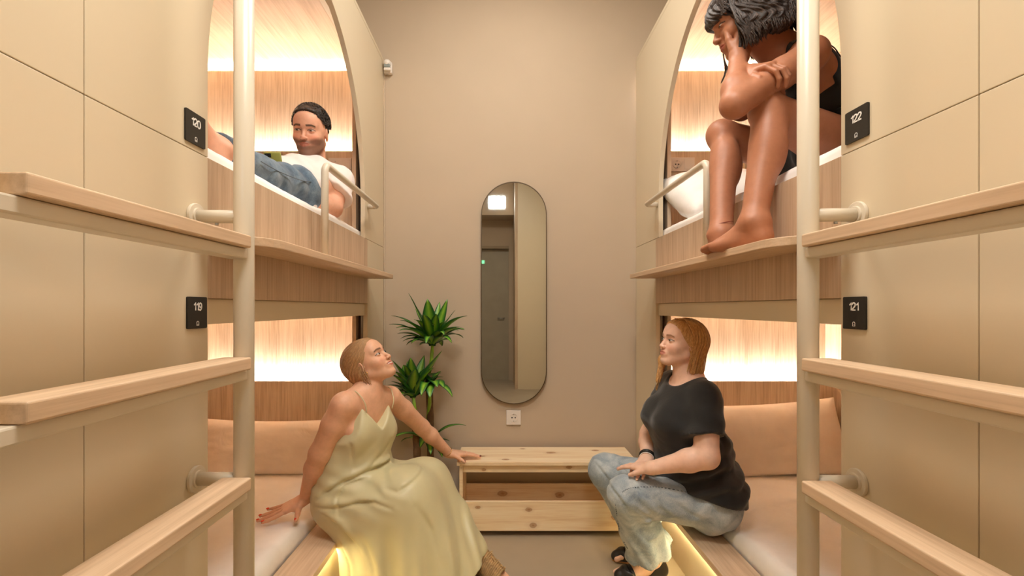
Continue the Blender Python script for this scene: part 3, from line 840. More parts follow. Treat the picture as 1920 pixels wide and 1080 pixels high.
# ---- head
def head_prims(fr, g='f', jaw=1.0, smile=0.0):
    L = [fell(fr, (-.014, 0, .032), (.094, .074, .084), .02),
         fell(fr, (.026, 0, -.010), (.062, .062, .080), .03),
         fell(fr, (.040, 0, -.060), (.042, .044*jaw, .046), .03),
         fcone(fr, (-.002, .052*jaw, -.052), (.058, .014*jaw, -.094), .016, .017, .025),
         fcone(fr, (-.002, -.052*jaw, -.052), (.058, -.014*jaw, -.094), .016, .017, .025),
         fell(fr, (.070, 0, -.098), (.017, .019*jaw, .015), .018),
         fell(fr, (.056, .034, -.030), (.026, .026, .024), .022),
         fell(fr, (.056, -.034, -.030), (.026, .026, .024), .022),
         fcone(fr, (.070, .040, .022), (.085, .010, .020), .010, .009, .016),
         fcone(fr, (.070, -.040, .022), (.085, -.010, .020), .010, .009, .016),
         fell(fr, (.060, 0, .050), (.032, .050, .036), .03)]
    for s in (1, -1): L.append(sub(fell(fr, (.093, s*.031, .000), (.017, .017, .011), .014)))
    for s in (1, -1): L.append(fell(fr, (.0715, s*.0315, .001), (.0145, .0155, .0125), .006))
    L += [fcone(fr, (.084, 0, .008), (.1025, 0, -.029), .0062, .0080, .010),
          fell(fr, (.104, 0, -.033), (.0090, .0090, .0080), .006),
          fell(fr, (.098, .0115, -.035), (.0085, .0062, .0065), .006), fell(fr, (.098, -.0115, -.035), (.0085, .0062, .0065), .006)]
    c = .004*smile; w = .021+.005*smile
    L += [fell(fr, (.0805, 0, -.062), (.0150, .026, .020), .012),
          fcone(fr, (.0925, .006, -.0560), (.080, w, -.060+c), .0044, .0028, .005), fcone(fr, (.0925, -.006, -.0560), (.080, -w, -.060+c), .0044, .0028, .005),
          fcone(fr, (.0905, .007, -.0680), (.079, w-.003, -.063+c), .0052, .0030, .005), fcone(fr, (.0905, -.007, -.0680), (.079, -(w-.003), -.063+c), .0052, .0030, .005)]
    for s in (1, -1):
        L.append(sub(fcone(fr, (.101, 0, -.0618), (.083, s*(w+.001), -.0612+c), .0012+.0016*smile, .0010, .003)))
        L.append(sub(fcone(fr, (.101, s*.005, -.0425), (.098, s*.006, -.038), .0022, .0020, .003)))
    # ears
    for s in (1, -1):
        rot = np.array(Matrix.Rotation(s*.30, 3, 'Z') @ Matrix.Rotation(.22, 3, 'Y'))
        L.append(fell(fr, (-.010, s*.074, -.008), (.017, .0065, .030), .006, rot))
        L.append(sub(fell(fr, (-.006, s*.0815, -.005), (.0095, .006, .018), .004, rot)))
        L.append(fell(fr, (.001, s*.0735, -.010), (.005, .005, .008), .004, rot))
    return L
def lerp_col(C, m, col): return C*(1-m[:, None]) + np.array(col[:3]+(1,) if len(col) == 3 else col)[None, :]*m[:, None]
def sm(x, a, b): t = np.clip((x-a)/(b-a), 0, 1); return t*t*(3-2*t)
def paint_face(fr, V, C, brow, lip, smile=0.0, beard=None, blush=None, browth=1.0):
    L = fr.loc(V); x, y, z = L[:, 0], L[:, 1], L[:, 2]; ay = np.abs(y); fm = (x > .045) & (np.abs(z) < .13) & (ay < .09)
    c = .004*smile; w = .021+.005*smile
    if blush is not None:
        C = lerp_col(C, fm*.35*np.exp(-((ay-.042)/.018)**2-((z+.032)/.018)**2), blush)
        C = lerp_col(C, fm*.10*np.exp(-((ay)/.012)**2-((z+.034)/.010)**2), blush)
    if beard is not None:
        bz = -.040 + .25*np.maximum(0, ay-.02)*1.2
        mk = sm(bz-z, -.008, .012)*sm(x, -.02, .02)*(z > -.125)*(ay < .075)*(1-.9*np.exp(-((ay)/.03)**2-((z+.062)/.006)**2))
        C = lerp_col(C, .72*mk*((x > -.02) & (z < .02)), beard)
    # lips
    zc = -.0618+c*np.clip(ay/w, 0, 1)**1.5
    half = .0105*np.clip(1-(ay/(w+.0015))**2.2, 0, 1)
    mk = (x > .072)*sm(half-np.abs(z-zc+.0008), -.0012, .0012)
    C = lerp_col(C, mk*.9, lip)
    if smile > .6:
        mk = (x > .070)*(ay < w-.005)*sm(.0026-np.abs(z-zc), -.0006, .0008)
        C = lerp_col(C, mk, (.80, .74, .68, 1))
    # brows
    zb = .0215 + .10*np.clip(ay-.012, 0, .022) - .32*np.maximum(0, ay-.036)
    th = (.0044 - .045*np.maximum(0, ay-.030))*browth
    mk = (x > .040)*(ay > .0115)*(ay < .050)*sm(th-np.abs(z-zb), -.0010, .0012)
    C = lerp_col(C, mk*.85, brow)
    # lash line and lid crease
    e = ay-.0315
    zl = .001 + .0052*np.clip(1-(e/.0150)**2, 0, 1)
    mk = (x > .045)*(np.abs(e) < .0175)*sm(.0021-np.abs(z-zl-.0010), -.0008, .0008)
    C = lerp_col(C, mk*.9, (.035, .02, .015, 1))
    return C
def eyes(fr, root, iris, gaze=(1, 0, 0), opening=.0050, down=0.0):
    """eyeballs whose visible almond sits in the lid opening"""
    for s in (1, -1):
        bm = B(); n = 26; c = np.array((.0722, s*.0315, .001))
        gz = nrm(gaze); V = {}
        pts = []
        for i in range(n+1):
            for j in range(13):
                u = -1+2*i/n; v = -1+2*j/12
                yy = u*.0135; top = opening*(1-u*u)**.8*(1-down); bot = -opening*.85*(1-u*u)**.8
                zz = (top if v > 0 else -bot)*v
                xx = math.sqrt(max(0, .0152**2-yy*yy-zz*zz*1.1)) + .0017
                p = c + np.array((xx, yy, zz)); V[i, j] = bm.verts.new(Vector(fr.p(*p))); pts.append(((i, j), p))
        for i in range(n):
            for j in range(12): bm.faces.new((V[i, j], V[i+1, j], V[i+1, j+1], V[i, j+1]))
        bm.verts.index_update()
        ic = c + gz*.0152
        cols = []
        for (k, p) in pts:
            d = math.hypot(*(p-ic)[1:]) if True else 0
            col = (.62, .56, .52) if d > .0066 else iris if d > .0028 else (.01, .01, .01)
            cols.append(tuple(col)+(1,))
        me = bpy.data.meshes.new('eye'); bm.to_mesh(me); bm.free()
        at = me.color_attributes.new('tone', 'FLOAT_COLOR', 'POINT'); at.data.foreach_set('color', np.array(cols, np.float32).ravel())
        link('eye', me, M['eye'], root, True)
def eye_mat():
    m, nt, bs = new_mat('eye_surface'); at = N(nt, 'ShaderNodeAttribute'); at.attribute_name = 'tone'
    nt.links.new(at.outputs['Color'], bs.inputs['Base Color']); bs.inputs['Roughness'].default_value = .12
    return m
M['eye'] = eye_mat()

# ---- hands and feet
def hand_prims(w, d, nrmv, thumb, sc=1.0, curl=(.25,.3,.35,.4), spread=.10, thumb_out=.8, thumb_curl=.3, seg0=.0):
    """w wrist point; d direction of the fingers; nrmv out of the back of the hand; thumb: side vector towards the thumb.
    returns primitives and fingertip list"""
    d = nrm(d); n = nrm(np.asarray(nrmv)-d*np.dot(nrmv, d)); t = np.cross(n, d);
    if np.dot(t, thumb) < 0: t = -t
    w = A3(w); P = lambda a, b, c=0: w + (d*a + t*b + n*c)*sc
    k = .007*sc
    L = [cone(P(-.012, 0), P(.018, 0), .0235*sc, .026*sc, .014, n, .72),
         cone(P(.02, .010), P(.078, .020), .019*sc, .0135*sc, .010, n, .80),
         cone(P(.02, -.006), P(.080, 0), .019*sc, .0135*sc, .012, n, .80),
         cone(P(.02, -.014), P(.072, -.021), .018*sc, .0125*sc, .012, n, .80),
         cone(P(.016, .016, -.004), P(.044, .030, -.008), .0150*sc, .0120*sc, .012)]
    tips = []
    spec = [(.026, .086, .0082, (.040, .025, .021)), (.008, .089, .0085, (.044, .029, .022)), (-.010, .085, .0080, (.041, .026, .021)), (-.0265, .075, .0070, (.032, .020, .018))]
    for i, (b, a, r, ls) in enumerate(spec):
        ang = (1.5-i)*spread; fd = nrm(d*math.cos(ang)+t*math.sin(ang)); p = P(a-.006, b, .001)
        L.append(cone(P(.05, b*.8), p, .0125*sc, (r+.0012)*sc, .008, n, .9))
        c = curl[i]; th = seg0
        for q, l in enumerate(ls):
            th += c*(.75 if q == 0 else 1.0)
            dirq = fd*math.cos(th) - n*math.sin(th); p2 = p + dirq*l*sc
            r1 = (r-.0006*q)*sc; r2 = (r-.0006*(q+1))*sc*(.92 if q == 2 else 1)
            L.append(cone(p, p2, r1, r2, .0030)); p = p2
        tips.append((p, dirq, -n*math.cos(th)*-1 + fd*math.sin(th), r*sc))
    tb = P(.030, .030, -.007); td = nrm(d*math.cos(thumb_out)+t*math.sin(thumb_out)-n*.25)
    p = tb; th = 0
    for q, (l, r1, r2) in enumerate(((.034, .0120, .0098), (.026, .0098, .0078))):
        dd = nrm(td*math.cos(th) + d*math.sin(th)*.8 - n*math.sin(th)*.4); p2 = p+dd*l*sc
        L.append(cone(p, p2, r1*sc, r2*sc, .005)); p = p2; th += thumb_curl
    tips.append((p, dd, n, .0088*sc))
    return L, tips
def foot_prims(ank, fwd, up=(0,0,1), side=(1,0,0), sc=1.0, big=1):
    """bare foot; ank ankle centre; big=+1: big toe on +side"""
    f = nrm(np.asarray(fwd, float)); u = nrm(np.asarray(up)-f*np.dot(up, f)); s = np.cross(u, f)
    if np.dot(s, side) < 0: s = -s
    A = A3(ank); P = lambda a, b, c: A + (f*a+s*b+u*c)*sc
    L = [cone(P(-.022, 0, -.048), P(-.010, 0, -.020), .026*sc, .030*sc, .02),
         cone(P(0, 0, -.012), P(.070, .008*big, -.046), .033*sc, .022*sc, .03),
         cone(P(-.02, 0, -.052), P(.09, -.022*big, -.060), .022*sc, .013*sc, .02),
         cone(P(.02, .005*big, -.04), P(.118, .022*big, -.060), .026*sc, .0150*sc, .02),
         cone(P(.05, 0, -.045), P(.115, .002*big, -.060), .022*sc, .0135*sc, .02),
         cone(P(.05, 0, -.052), P(.108, -.022*big, -.063), .018*sc, .0115*sc, .02),
         ell(P(-.004, .028, -.004), np.array((.012, .012, .012))*sc, None, .012), ell(P(-.006, -.028, -.008), np.array((.012, .012, .012))*sc, None, .012)]
    for b, l, r in ((.030, .165, .0115), (.012, .163, .0085), (-.002, .156, .0078), (-.015, .147, .0072), (-.028, .137, .0068)):
        a0 = P(l-.052, b*big*.92, -.060); a1 = P(l-.022, b*big, -.057); a2 = P(l, b*big, -.065)
        L += [cone(a0, a1, r*1.0*sc, r*.92*sc, .004), cone(a1, a2, r*.92*sc, r*sc, .0014)]
    return L
def nail(bm, tip, rr=.0042, lift=.0072):
    p, d, n, r = tip
    c = A3(p)+nrm(n)*r*.72; 
    t = np.cross(nrm(n), nrm(d))
    m = Matrix([[t[0]*rr, d[0]*rr*1.45, n[0]*.0022, c[0]], [t[1]*rr, d[1]*rr*1.45, n[1]*.0022, c[1]], [t[2]*rr, d[2]*rr*1.45, n[2]*.0022, c[2]], [0, 0, 0, 1]])
    bmesh.ops.create_uvsphere(bm, u_segments=12, v_segments=8, radius=1.0, matrix=m)
# ------------------------------------------------------------------ the people
def place(local, world, fwd, up, k=1.0):
    fr = Frame((0,0,0), fwd, up, k); fr.o = A3(world) - (fr.p(*local)-fr.o); return fr
def tframe(low, high, left):
    """torso frame at low: z towards high, y towards the left"""
    u = nrm(A3(high)-A3(low)); l = nrm(A3(left)-u*np.dot(left, u)); f = np.cross(l, u)
    return Frame(low, f, u)
def torso_prims(P, Wp, C, NB, SL, SR, HL, HR, w, bust=0.0):
    P, Wp, C, NB, SL, SR, HL, HR = map(A3, (P, Wp, C, NB, SL, SR, HL, HR))
    fp = tframe(P, Wp, HL-HR); fc = tframe(C, NB, SL-SR)
    L = [ell(P, (w['pd'], w['pw'], .105), fp.R, .05),
         ell((P+Wp)/2, (w['wd'], w['ww'], .12), fp.R, .06),
         ell(Wp, (w['wd'], w['ww'], .12), tframe(Wp, C, SL-SR).R, .06),
         ell(C, (w['cd'], w['cw'], .13), fc.R, .06),
         ell(C*.4+NB*.6, (w['cd']*.78, w['cw']*.98, .075), fc.R, .05),
         cone(SR, SL, w['sh'], w['sh'], .05, fc.R[:, 0], .8),
         cone(NB+fc.R[:, 2]*.02, SL*.75+NB*.25, .036, .034, .045), cone(NB+fc.R[:, 2]*.02, SR*.75+NB*.25, .036, .034, .045)]
    if bust:
        for s in (1, -1): L.append(ell(C + fc.R @ np.array((w['cd']*.78, s*.068, -.005)), (bust, bust*.98, bust*.98), fc.R, .035))
    return L, fp, fc
def limb(a, b, c, r, k=.02):
    """two-segment limb with muscle; r: 5 radii"""
    a, b, c = A3(a), A3(b), A3(c)
    m1 = a*.6+b*.4; m2 = b*.68+c*.32
    return [cone(a, m1, r[0], (r[0]+r[1])/2*1.02, k), cone(m1, b, (r[0]+r[1])/2*1.02, r[1], k), cone(b, m2, r[1]*.98, r[2], k), cone(m2, c, r[2], r[3], k)]
def body_paint(base, palette=None):
    def fn(V):
        C = np.tile(np.array(base, float), (len(V), 1))
        m = .5+.5*wob(V, 18, 1.0)
        return lerp_col(C, m*.18, tuple(np.array(base[:3])*np.array((1.0, .84, .80))))
    return fn
def hair_attrs(fr, V, axis=(0, 0, 1), c=(0, 0, 0), wave=0.0):
    L = fr.loc(V)-np.array(c); a = nrm(axis)
    e1 = nrm(np.cross(a, (0, 1, 0))) ; e2 = np.cross(a, e1)
    u, v, w = L @ e1, L @ e2, L @ a
    return np.arctan2(v, u) + wave*np.sin(w*60+3*np.arctan2(v, u)), w*10
def locks(name, curves, mat, parent, r=.003, seg=6):
    bm = B(); V = 0; st = []; al = []
    for ci, pts in enumerate(curves):
        n = len(pts); rr = [r*(.55+.45*math.sin(PI*min(1, (i+.6)/n*1.02)))*(1 if i < n-1 else .3) for i in range(n)]
        tube(bm, [Vector(p) for p in pts], rr, seg)
        cnt = n*seg; st += [ci*.37]*cnt; al += [i/n*3 for i in range(n) for _ in range(seg)]
    me = bpy.data.meshes.new(name); bmesh.ops.recalc_face_normals(bm, faces=bm.faces); bm.to_mesh(me); bm.free()
    for nm, d in (('strand', st), ('along', al)):
        at = me.attributes.new(nm, 'FLOAT', 'POINT'); at.data.foreach_set('value', np.array(d, np.float32))
    return link(name, me, mat, parent, True)
def hair_solid(name, fr, prims, cuts, mat, parent, h=.0026, groove=46, amp=.0016, wave=0.0, axis=(0, 0, 1), c=(0, 0, 0), subs=(), chunk=0, it=1):
    lo, hi = bounds(prims, .02)
    def disp(P):
        s, w = hair_attrs(fr, P, axis, c, wave)
        d = -amp*(np.sin(s*groove + 4*wob(P, 22, 2.)) + .6*np.sin(s*groove*.41+1+2*wob(P, 30, 4.)))
        if chunk: d -= chunk*np.sin(s*9+6*wob(P, 26, 1.))*np.sin(w*4+5*wob(P, 20, 3.))
        return d
    def pt(V):
        s, w = hair_attrs(fr, V, axis, c, wave); return {'strand': s, 'along': w}
    return solid(name, lo, hi, h, prims, mat, parent, cuts=cuts, disp=disp, subs=subs, it=it, paint=pt, frac=.05)
def interp_cut(fr, zs, xs, ymin=None):
    """keep where local x < h(z)"""
    def fn(P):
        L = fr.loc(P); return L[..., 0]-np.interp(L[..., 2], zs, xs)
    return fn
def body(name, prims, base, fr, face, root, fine, k=.0052, groups=()):
    lo, hi = bounds(prims+[q for G in groups for q in G], .03)
    def pt(V):
        C = body_paint(base)(V)
        C = paint_face(fr, V, C, **face)
        return {'tone': C}
    g_subs = []
    return solid(name, lo, hi, k, prims, skin, root, fine=fine, it=1, paint=pt, frac=.2, groups=groups)
def fbox(c, r, h): c = A3(c); return (c-r, c+r, h)
skin = skin_mat('skin')
def sweep_ribbon(bm, pts, w, t, nrmfn):
    """flat strap along points"""
    pts = [Vector(p) for p in pts]; rings = []
    for i, p in enumerate(pts):
        d = (pts[min(i+1, len(pts)-1)]-pts[max(i-1, 0)]).normalized(); n = Vector(nrmfn(p)); n = (n-d*n.dot(d)).normalized(); s = d.cross(n)
        rings.append([bm.verts.new(p+s*a*w/2+n*b*t/2) for a, b in ((-1,-1),(1,-1),(1,1),(-1,1))])
    for a, b in zip(rings, rings[1:]):
        for k in range(4): bm.faces.new((a[k], a[(k+1) % 4], b[(k+1) % 4], b[k]))
    bm.faces.new(rings[0][::-1]); bm.faces.new(rings[-1])
def catmull(pts, n=8):
    P = [A3(p) for p in pts]; P = [2*P[0]-P[1]]+P+[2*P[-1]-P[-2]]; out = []
    for i in range(1, len(P)-2):
        for k in range(n):
            t = k/n; a, b, c, d = P[i-1:i+3]
            out.append(.5*((2*b)+(-a+c)*t+(2*a-5*b+4*c-d)*t*t+(-a+3*b-3*c+d)*t**3))
    out.append(P[-2]); return out
def denim(name, base, dark, light):
    m, nt, bs = new_mat(name); v = coords(nt)
    f = noise(nt, v, 13, 5, .6, .6); g = noise(nt, coords(nt, (1, 1, .25)), 620, 2)
    mx = N(nt, 'ShaderNodeMath', operation='MULTIPLY_ADD'); mx.inputs[1].default_value = .7; nt.links.new(f, mx.inputs[0])
    ml = N(nt, 'ShaderNodeMath', operation='MULTIPLY'); ml.inputs[1].default_value = .3; nt.links.new(g, ml.inputs[0]); nt.links.new(ml.outputs[0], mx.inputs[2])
    nt.links.new(ramp(nt, mx.outputs[0], [(.36, dark), (.5, base), (.64, light)]), bs.inputs['Base Color'])
    bs.inputs['Roughness'].default_value = .9; bs.inputs['Sheen Weight'].default_value = .2
    b1 = N(nt, 'ShaderNodeBump'); b1.inputs['Strength'].default_value = .3; b1.inputs['Distance'].default_value = .001; nt.links.new(g, b1.inputs['Height'])
    b2 = N(nt, 'ShaderNodeBump'); b2.inputs['Strength'].default_value = .25; b2.inputs['Distance'].default_value = .008; nt.links.new(noise(nt, v, 16, 3, .6, 1.5), b2.inputs['Height'])
    nt.links.new(b1.outputs[0], b2.inputs['Normal']); nt.links.new(b2.outputs[0], bs.inputs['Normal'])
    return m
def seam(name, pts, mat, parent, r=.0014, dash=0):
    b = B(); P = catmull(pts, 10)
    if dash:
        for i in range(0, len(P)-2, 2): tube(b, [Vector(P[i]), Vector(P[i+1])], r, 5)
    else: tube(b, [Vector(p) for p in P], r, 6)
    return obj(name, b, mat, parent, True)

# ============ the woman in the sage dress (left lower bed)
def woman_green():
    root = empty('person', (-.70, 2.0, 0), 'woman in long sage green slip dress seated on left lower bed, looking up', 'person')
    Pv, Wa, Ch, NB = (-.668, 2.05, .372), (-.648, 2.04, .52), (-.612, 2.02, .675), (-.580, 2.01, .795)
    SL, SR = (-.500, 2.115, .765), (-.638, 1.895, .775)
    HL, HR = (-.645, 2.13, .37), (-.662, 1.98, .37)
    KL, KR = (-.345, 2.16, .365), (-.40, 1.93, .375)
    AL, AR = (-.105, 2.07, .10), (-.30, 1.88, .10)
    EL, WL = (-.392, 2.30, .587), (-.268, 2.42, .418)
    ER, WR = (-.735, 1.905, .580), (-.830, 1.985, .362)
    w = dict(pd=.112, pw=.155, wd=.098, ww=.128, cd=.092, cw=.125, sh=.043)
    T, fp, fc = torso_prims(Pv, Wa, Ch, NB, SL, SR, HL, HR, w, .050)
    ph, th = math.radians(15), math.radians(36)
    fwd = (math.cos(th)*math.cos(ph), -math.cos(th)*math.sin(ph), math.sin(th)); up = (-math.sin(th), .06, math.cos(th))
    fr = place((.087, -.0315, .001), W(711, 663, 1.985), fwd, up, .905)
    face = head_prims(fr, smile=1.0)
    L = list(T) + [cone(fr.p(-.034, 0, -.045), NB, .043, .047, .03), cone(fr.p(-.016, 0, -.06), A3(NB)+np.array((.02, -.01, -.005)), .036, .038, .025)]
    L += face
    L += limb(SL, EL, WL, (.047, .037, .036, .0225)) + limb(SR, ER, WR, (.052, .043, .042, .0250))
    hl, tl = hand_prims(WL, (.92, .38, -.10), (.05, .0, 1), (.3, -1, 0), .95, curl=(.10, .12, .14, .16), spread=.09, thumb_out=.95, thumb_curl=.2)
    hr, tr = hand_prims(WR, (-.80, -.46, -.30), (-.15, -.20, 1), (.5, -1, 0), 1.04, curl=(-.10, -.08, -.06, -.06), spread=.17, thumb_out=1.15, thumb_curl=.1)
    L += hl + hr
    for H, K, A in ((HL, KL, AL), (HR, KR, AR)): L += limb(H, K, A, (.088, .060, .055, .034), .03)
    L += foot_prims(AL, (.88, -.42, -.28), (0,0,1), (0,1,0), .95, 1) + foot_prims(AR, (.85, -.35, -.1), (0,0,1), (0,1,0), .95, 1)
    base = rgb(226, 178, 146)
    body('body', L, base, fr, dict(brow=rgb(84, 54, 36), lip=rgb(186, 96, 86), smile=1.0, blush=rgb(226, 140, 112)), root,
         [fbox(fr.p(.03, 0, 0), .135, .0019), fbox(A3(WL)+np.array((.07, .03, -.01)), .085, .0026), fbox(A3(WR)+np.array((-.06, -.05, -.02)), .095, .0026)])
    eyes(fr, root, (.03, .015, .008), (1, .0, .06), .0060)
    # hair drawn back to a low knot
    hp = [fell(fr, (-.022, 0, .040), (.102, .083, .088), .02), fell(fr, (-.070, 0, .000), (.052, .074, .076), .04),
          fell(fr, (-.060, 0, -.045), (.045, .052, .040), .03), fell(fr, (-.108, .0, -.070), (.030, .026, .026), .015),
          fell(fr, (.030, 0, .072), (.050, .058, .036), .02),
          fell(fr, (-.028, -.066, -.030), (.026, .016, .034), .02), fell(fr, (-.028, .066, -.030), (.026, .016, .034), .02)]
    cut = interp_cut(fr, [-.15, -.08, -.045, -.02, .005, .025, .045, .075, .13], [-.045, -.040, -.030, -.014, .018, .036, .052, .074, .115])
    hm = hair_mat('ash_blonde_hair', rgb(126, 88, 54), rgb(178, 136, 92), rgb(218, 180, 132), .38)
    hair = hair_solid('hair', fr, hp, [cut], hm, root, axis=(-.8, 0, -.62), c=(0, 0, .02), groove=34, amp=.0014)
    cs = []
    for s in (-1, 1):
        for i in range(9):
            x0 = .012-.004*i; q = random.uniform(-.004, .004)
            cs.append(catmull([fr.p(x0+.004, s*.072, .014-.002*i), fr.p(x0-.006, s*(.080+q), -.020), fr.p(x0-.010+q, s*(.080+q), -.055), fr.p(x0-.020+2*q, s*(.070+q), -.088-.006*(i % 4))], 6))
    for i in range(16):
        a = random.uniform(-1, 1); cs.append(catmull([fr.p(-.07, a*.05, -.06), fr.p(-.10, a*.03, -.07), fr.p(-.13, a*.03, -.085), fr.p(-.125, a*.02+random.uniform(-.01, .01), -.115)], 5))
    locks('loose_hair', cs, hm, hair, .0016)
    b = B(); c = fr.p(-.002, -.0775, -.042); tube(b, [Vector(c+fr.R @ np.array((math.cos(a)*.007, 0, math.sin(a)*.008))) for a in [2*PI*k/20 for k in range(20)]], .0013, 8, closed=True)
    obj('hoop_earring', b, M['gold'], root, True)
    # nails, tattoo-free: coral varnish
    b = B()
    for t in tr[:5]: nail(b, t, .0046)
    obj('nail', b, M['coral'], root, True)
    b = B()
    for t in tl[:5]: nail(b, t, .0044)
    obj('nail', b, M['darkred'], root, True)
    # thin bracelet
    b = B(); c = A3(WL)*.93+A3(EL)*.07; d = nrm(A3(WL)-A3(EL)); e1 = nrm(np.cross(d, (0, 0, 1))); e2 = np.cross(d, e1)
    tube(b, [Vector(c+(e1*math.cos(a)+e2*math.sin(a))*.0262) for a in [2*PI*k/28 for k in range(28)]], .0011, 6, closed=True)
    obj('bracelet', b, M['gold'], root, True)
    # dress
    D = [p for p in T[:5]] + T[8:]
    Vb = lambda p: A3(p)
    bod = list(D)
    bod += [ell(A3(Wa)+np.array((.025, -.01, -.04)), (.110, .145, .10), fp.R, .06), cone(HR, HL, .108, .108, .06), cone(fc.p(.02, 0, -.02), A3(Wa)+np.array((.03, 0, -.02)), .114, .124, .06, fc.R[:, 0], .88),
            fell(fc, (.066, 0, -.020), (.048, .105, .080), .06)]
    sk = [cone(HR, KR, .105, .092, .06), cone(HL, KL, .105, .086, .06), cone(A3(HR)+np.array((.02, 0, -.02)), (-.52, 1.93, .33), .10, .10, .06),
          cone(KL, (-.118, 2.07, .10), .088, .058, .06), cone(KL, (-.135, 2.06, .02), .080, .062, .06), cone(KR, (-.30, 1.90, .02), .098, .13, .08), cone(KR, (-.20, 1.96, .03), .09, .11, .08),
          cone((-.50, 1.95, .30), (-.47, 1.90, .02), .11, .10, .10), cone((-.60, 1.95, .30), (-.585, 1.89, .02), .075, .052, .07), cone((-.40, 2.03, .34), (-.32, 2.02, .02), .12, .15, .10)]
    prims = bod + sk
    lo, hi = bounds(prims, .02); lo[2] = .015
    def disp(P):
        x, y, z = P[..., 0], P[..., 1], P[..., 2]
        low = sm(.40-z, 0, .25)*sm(x, -.66, -.5)
        ang = x*1.0+.35*y
        d = -.010*low*np.sin(ang*42+1.2*wob(P, 5, 1.)+2.5) - .005*low*np.sin(ang*88+2*wob(P, 6, 2.))
        # blousing creases over the lap and waist
        s = (P-np.array((-.66, 1.95, .50))) @ nrm((.30, 0, 1.0))
        lap = np.exp(-((z-.455)/.075)**2)*sm(-.36-x, -.04, .10)
        d -= .0030*lap*np.sin(s*115+1.8*wob(P, 9, 5.))
        hip = np.exp(-((z-.33)/.09)**2)*sm(-.5-x, -.05, .1)
        d -= .0025*hip*np.sin((P @ nrm((.6, .1, 1)))*70+2*wob(P, 8, 3.))
        chest = np.exp(-((z-.60)/.08)**2)
        d -= .0022*chest*np.sin((P @ nrm((1, .5, -.25)))*75+2*wob(P, 10, 6.))
        for line, ww, aa in (([(604, 926), (628, 908), (655, 893), (689, 882), (724, 877), (742, 864)], .0065, .011), ([(600, 940), (640, 936), (680, 927), (715, 921), (748, 930)], .0060, .009),
                             ([(620, 950), (650, 966), (668, 985), (690, 1006)], .0060, .008), ([(650, 948), (645, 920), (655, 900), (690, 890)], .0045, .005), ([(690, 880), (712, 856), (726, 832)], .0050, .005),
                             ([(730, 900), (756, 905), (785, 890), (800, 880)], .0060, .005), ([(655, 800), (668, 830), (665, 865)], .006, .004), ([(700, 990), (716, 1030), (722, 1078)], .009, .007),
                             ([(790, 930), (815, 975), (835, 1040)], .010, .006), ([(650, 1000), (668, 1040), (672, 1078)], .006, .008)):
            d += crease(P, line, 1.93, ww, aa)
        return d
    def neck(P):
        L = fc.loc(P); s, f, u = L[..., 1], L[..., 0], L[..., 2]
        front = .026 + 1.05*np.minimum(np.abs(s), .074) - 2.6*np.maximum(0, np.abs(s)-.076)
        back = .030 - .6*np.maximum(0, np.abs(s)-.09)
        return u-np.maximum(np.where(f > -.01, front, back), -.06)-10*(((P-A3(Ch))**2).sum(-1) > .075)
    def hem(P):
        x, z = P[..., 0], P[..., 2]
        return .036+.52*np.maximum(0, x+.19)-z
    dress = solid('slip_dress', lo, hi, .0050, prims, M['sage'], root, infl=.0065, disp=disp, cuts=[neck, hem], it=2, frac=.1)
    for s in (1, -1):
        b = B(); top = A3(NB)*.30+(A3(SL) if s > 0 else A3(SR))*.70
        p0 = fc.p(.098 if s > 0 else .094, s*.076, .108); p1 = fc.p(.075, s*.080, .150)
        cpts = [fc.p(.098, s*.072, .095), fc.p(.082, s*.082, .135), top+fc.R @ np.array((.012, 0, .052)), fc.p(-.055, s*.075, .12), fc.p(-.092, s*.065, .04)]
        tube(b, [Vector(p) for p in catmull(cpts, 8)], .0022, 8); obj('shoulder_strap', b, M['sage'], dress, True)
    # raffia sandals with a wide fringed band
    for A, fd in ((AL, (.88, -.42, -.28)), (AR, (.85, -.35, -.1))):
        f = nrm(fd); u = nrm(np.array((0, 0, 1.))-f*f[2]); s = np.cross(u, f); P = lambda a, b_, c: A3(A)+f*a*.95+s*b_*.95+u*c*.95
        sho = empty('sandal', Vector(A)); sho.parent = root; sho.matrix_parent_inverse = Matrix.Translation(-root.location)
        def sub_(nm, bm, mt):
            o = obj(nm, bm, mt, None, True); o.parent = sho; o.matrix_parent_inverse = Matrix.Translation(-sho.location); return o
        prs = [cone(P(-.03, 0, -.083), P(.10, .0, -.083), .034, .042, .02, u, .28), cone(P(.10, .0, -.083), P(.155, .004, -.083), .042, .030, .02, u, .28)]
        lo2, hi2 = bounds(prs, .01); o = solid('sole', lo2, hi2, .004, prs, M['cork'], None, it=2); o.parent = sho; o.matrix_parent_inverse = Matrix.Translation(-sho.location)
        bb = B()
        for i in range(15):
            a = .020+i*.0085
            hgt = np.interp(a, [0, .05, .14], [.030, .012, -.030]); wd = np.interp(a, [0, .05, .14], [.037, .041, .046])
            pts = [P(a-.01+.010*math.sin(t), wd*math.cos(t)*1.06, -.072+(hgt+.078)*max(0, math.sin(t))) for t in np.linspace(.0, PI, 15)]
            tube(bb, [Vector(p) for p in pts], .0052, 8)
        sub_('woven_band', bb, M['raffia'])
        bb = B()
        for i in range(26):
            a = .05+.09*random.random(); q = random.uniform(-.9, .9)
            hgt = np.interp(a, [0, .05, .14], [.030, .012, -.030])
            p = P(a, .040*q, -.070+(hgt+.078)*math.sqrt(1-q*q)); p2 = p+f*random.uniform(.006, .016)+u*random.uniform(.004, .010)+s*random.uniform(-.01, .01)
            tube(bb, [Vector(p), Vector((p+p2)/2+u*.004), Vector(p2)], [.0018, .0016, .0008], 5)
        sub_('fringe', bb, M['raffia2'])
    return root
M['gold'] = plain('gold_metal', rgb(224, 176, 92), .25, 1.0)
M['coral'] = plain('coral_varnish', rgb(238, 84, 62), .2)
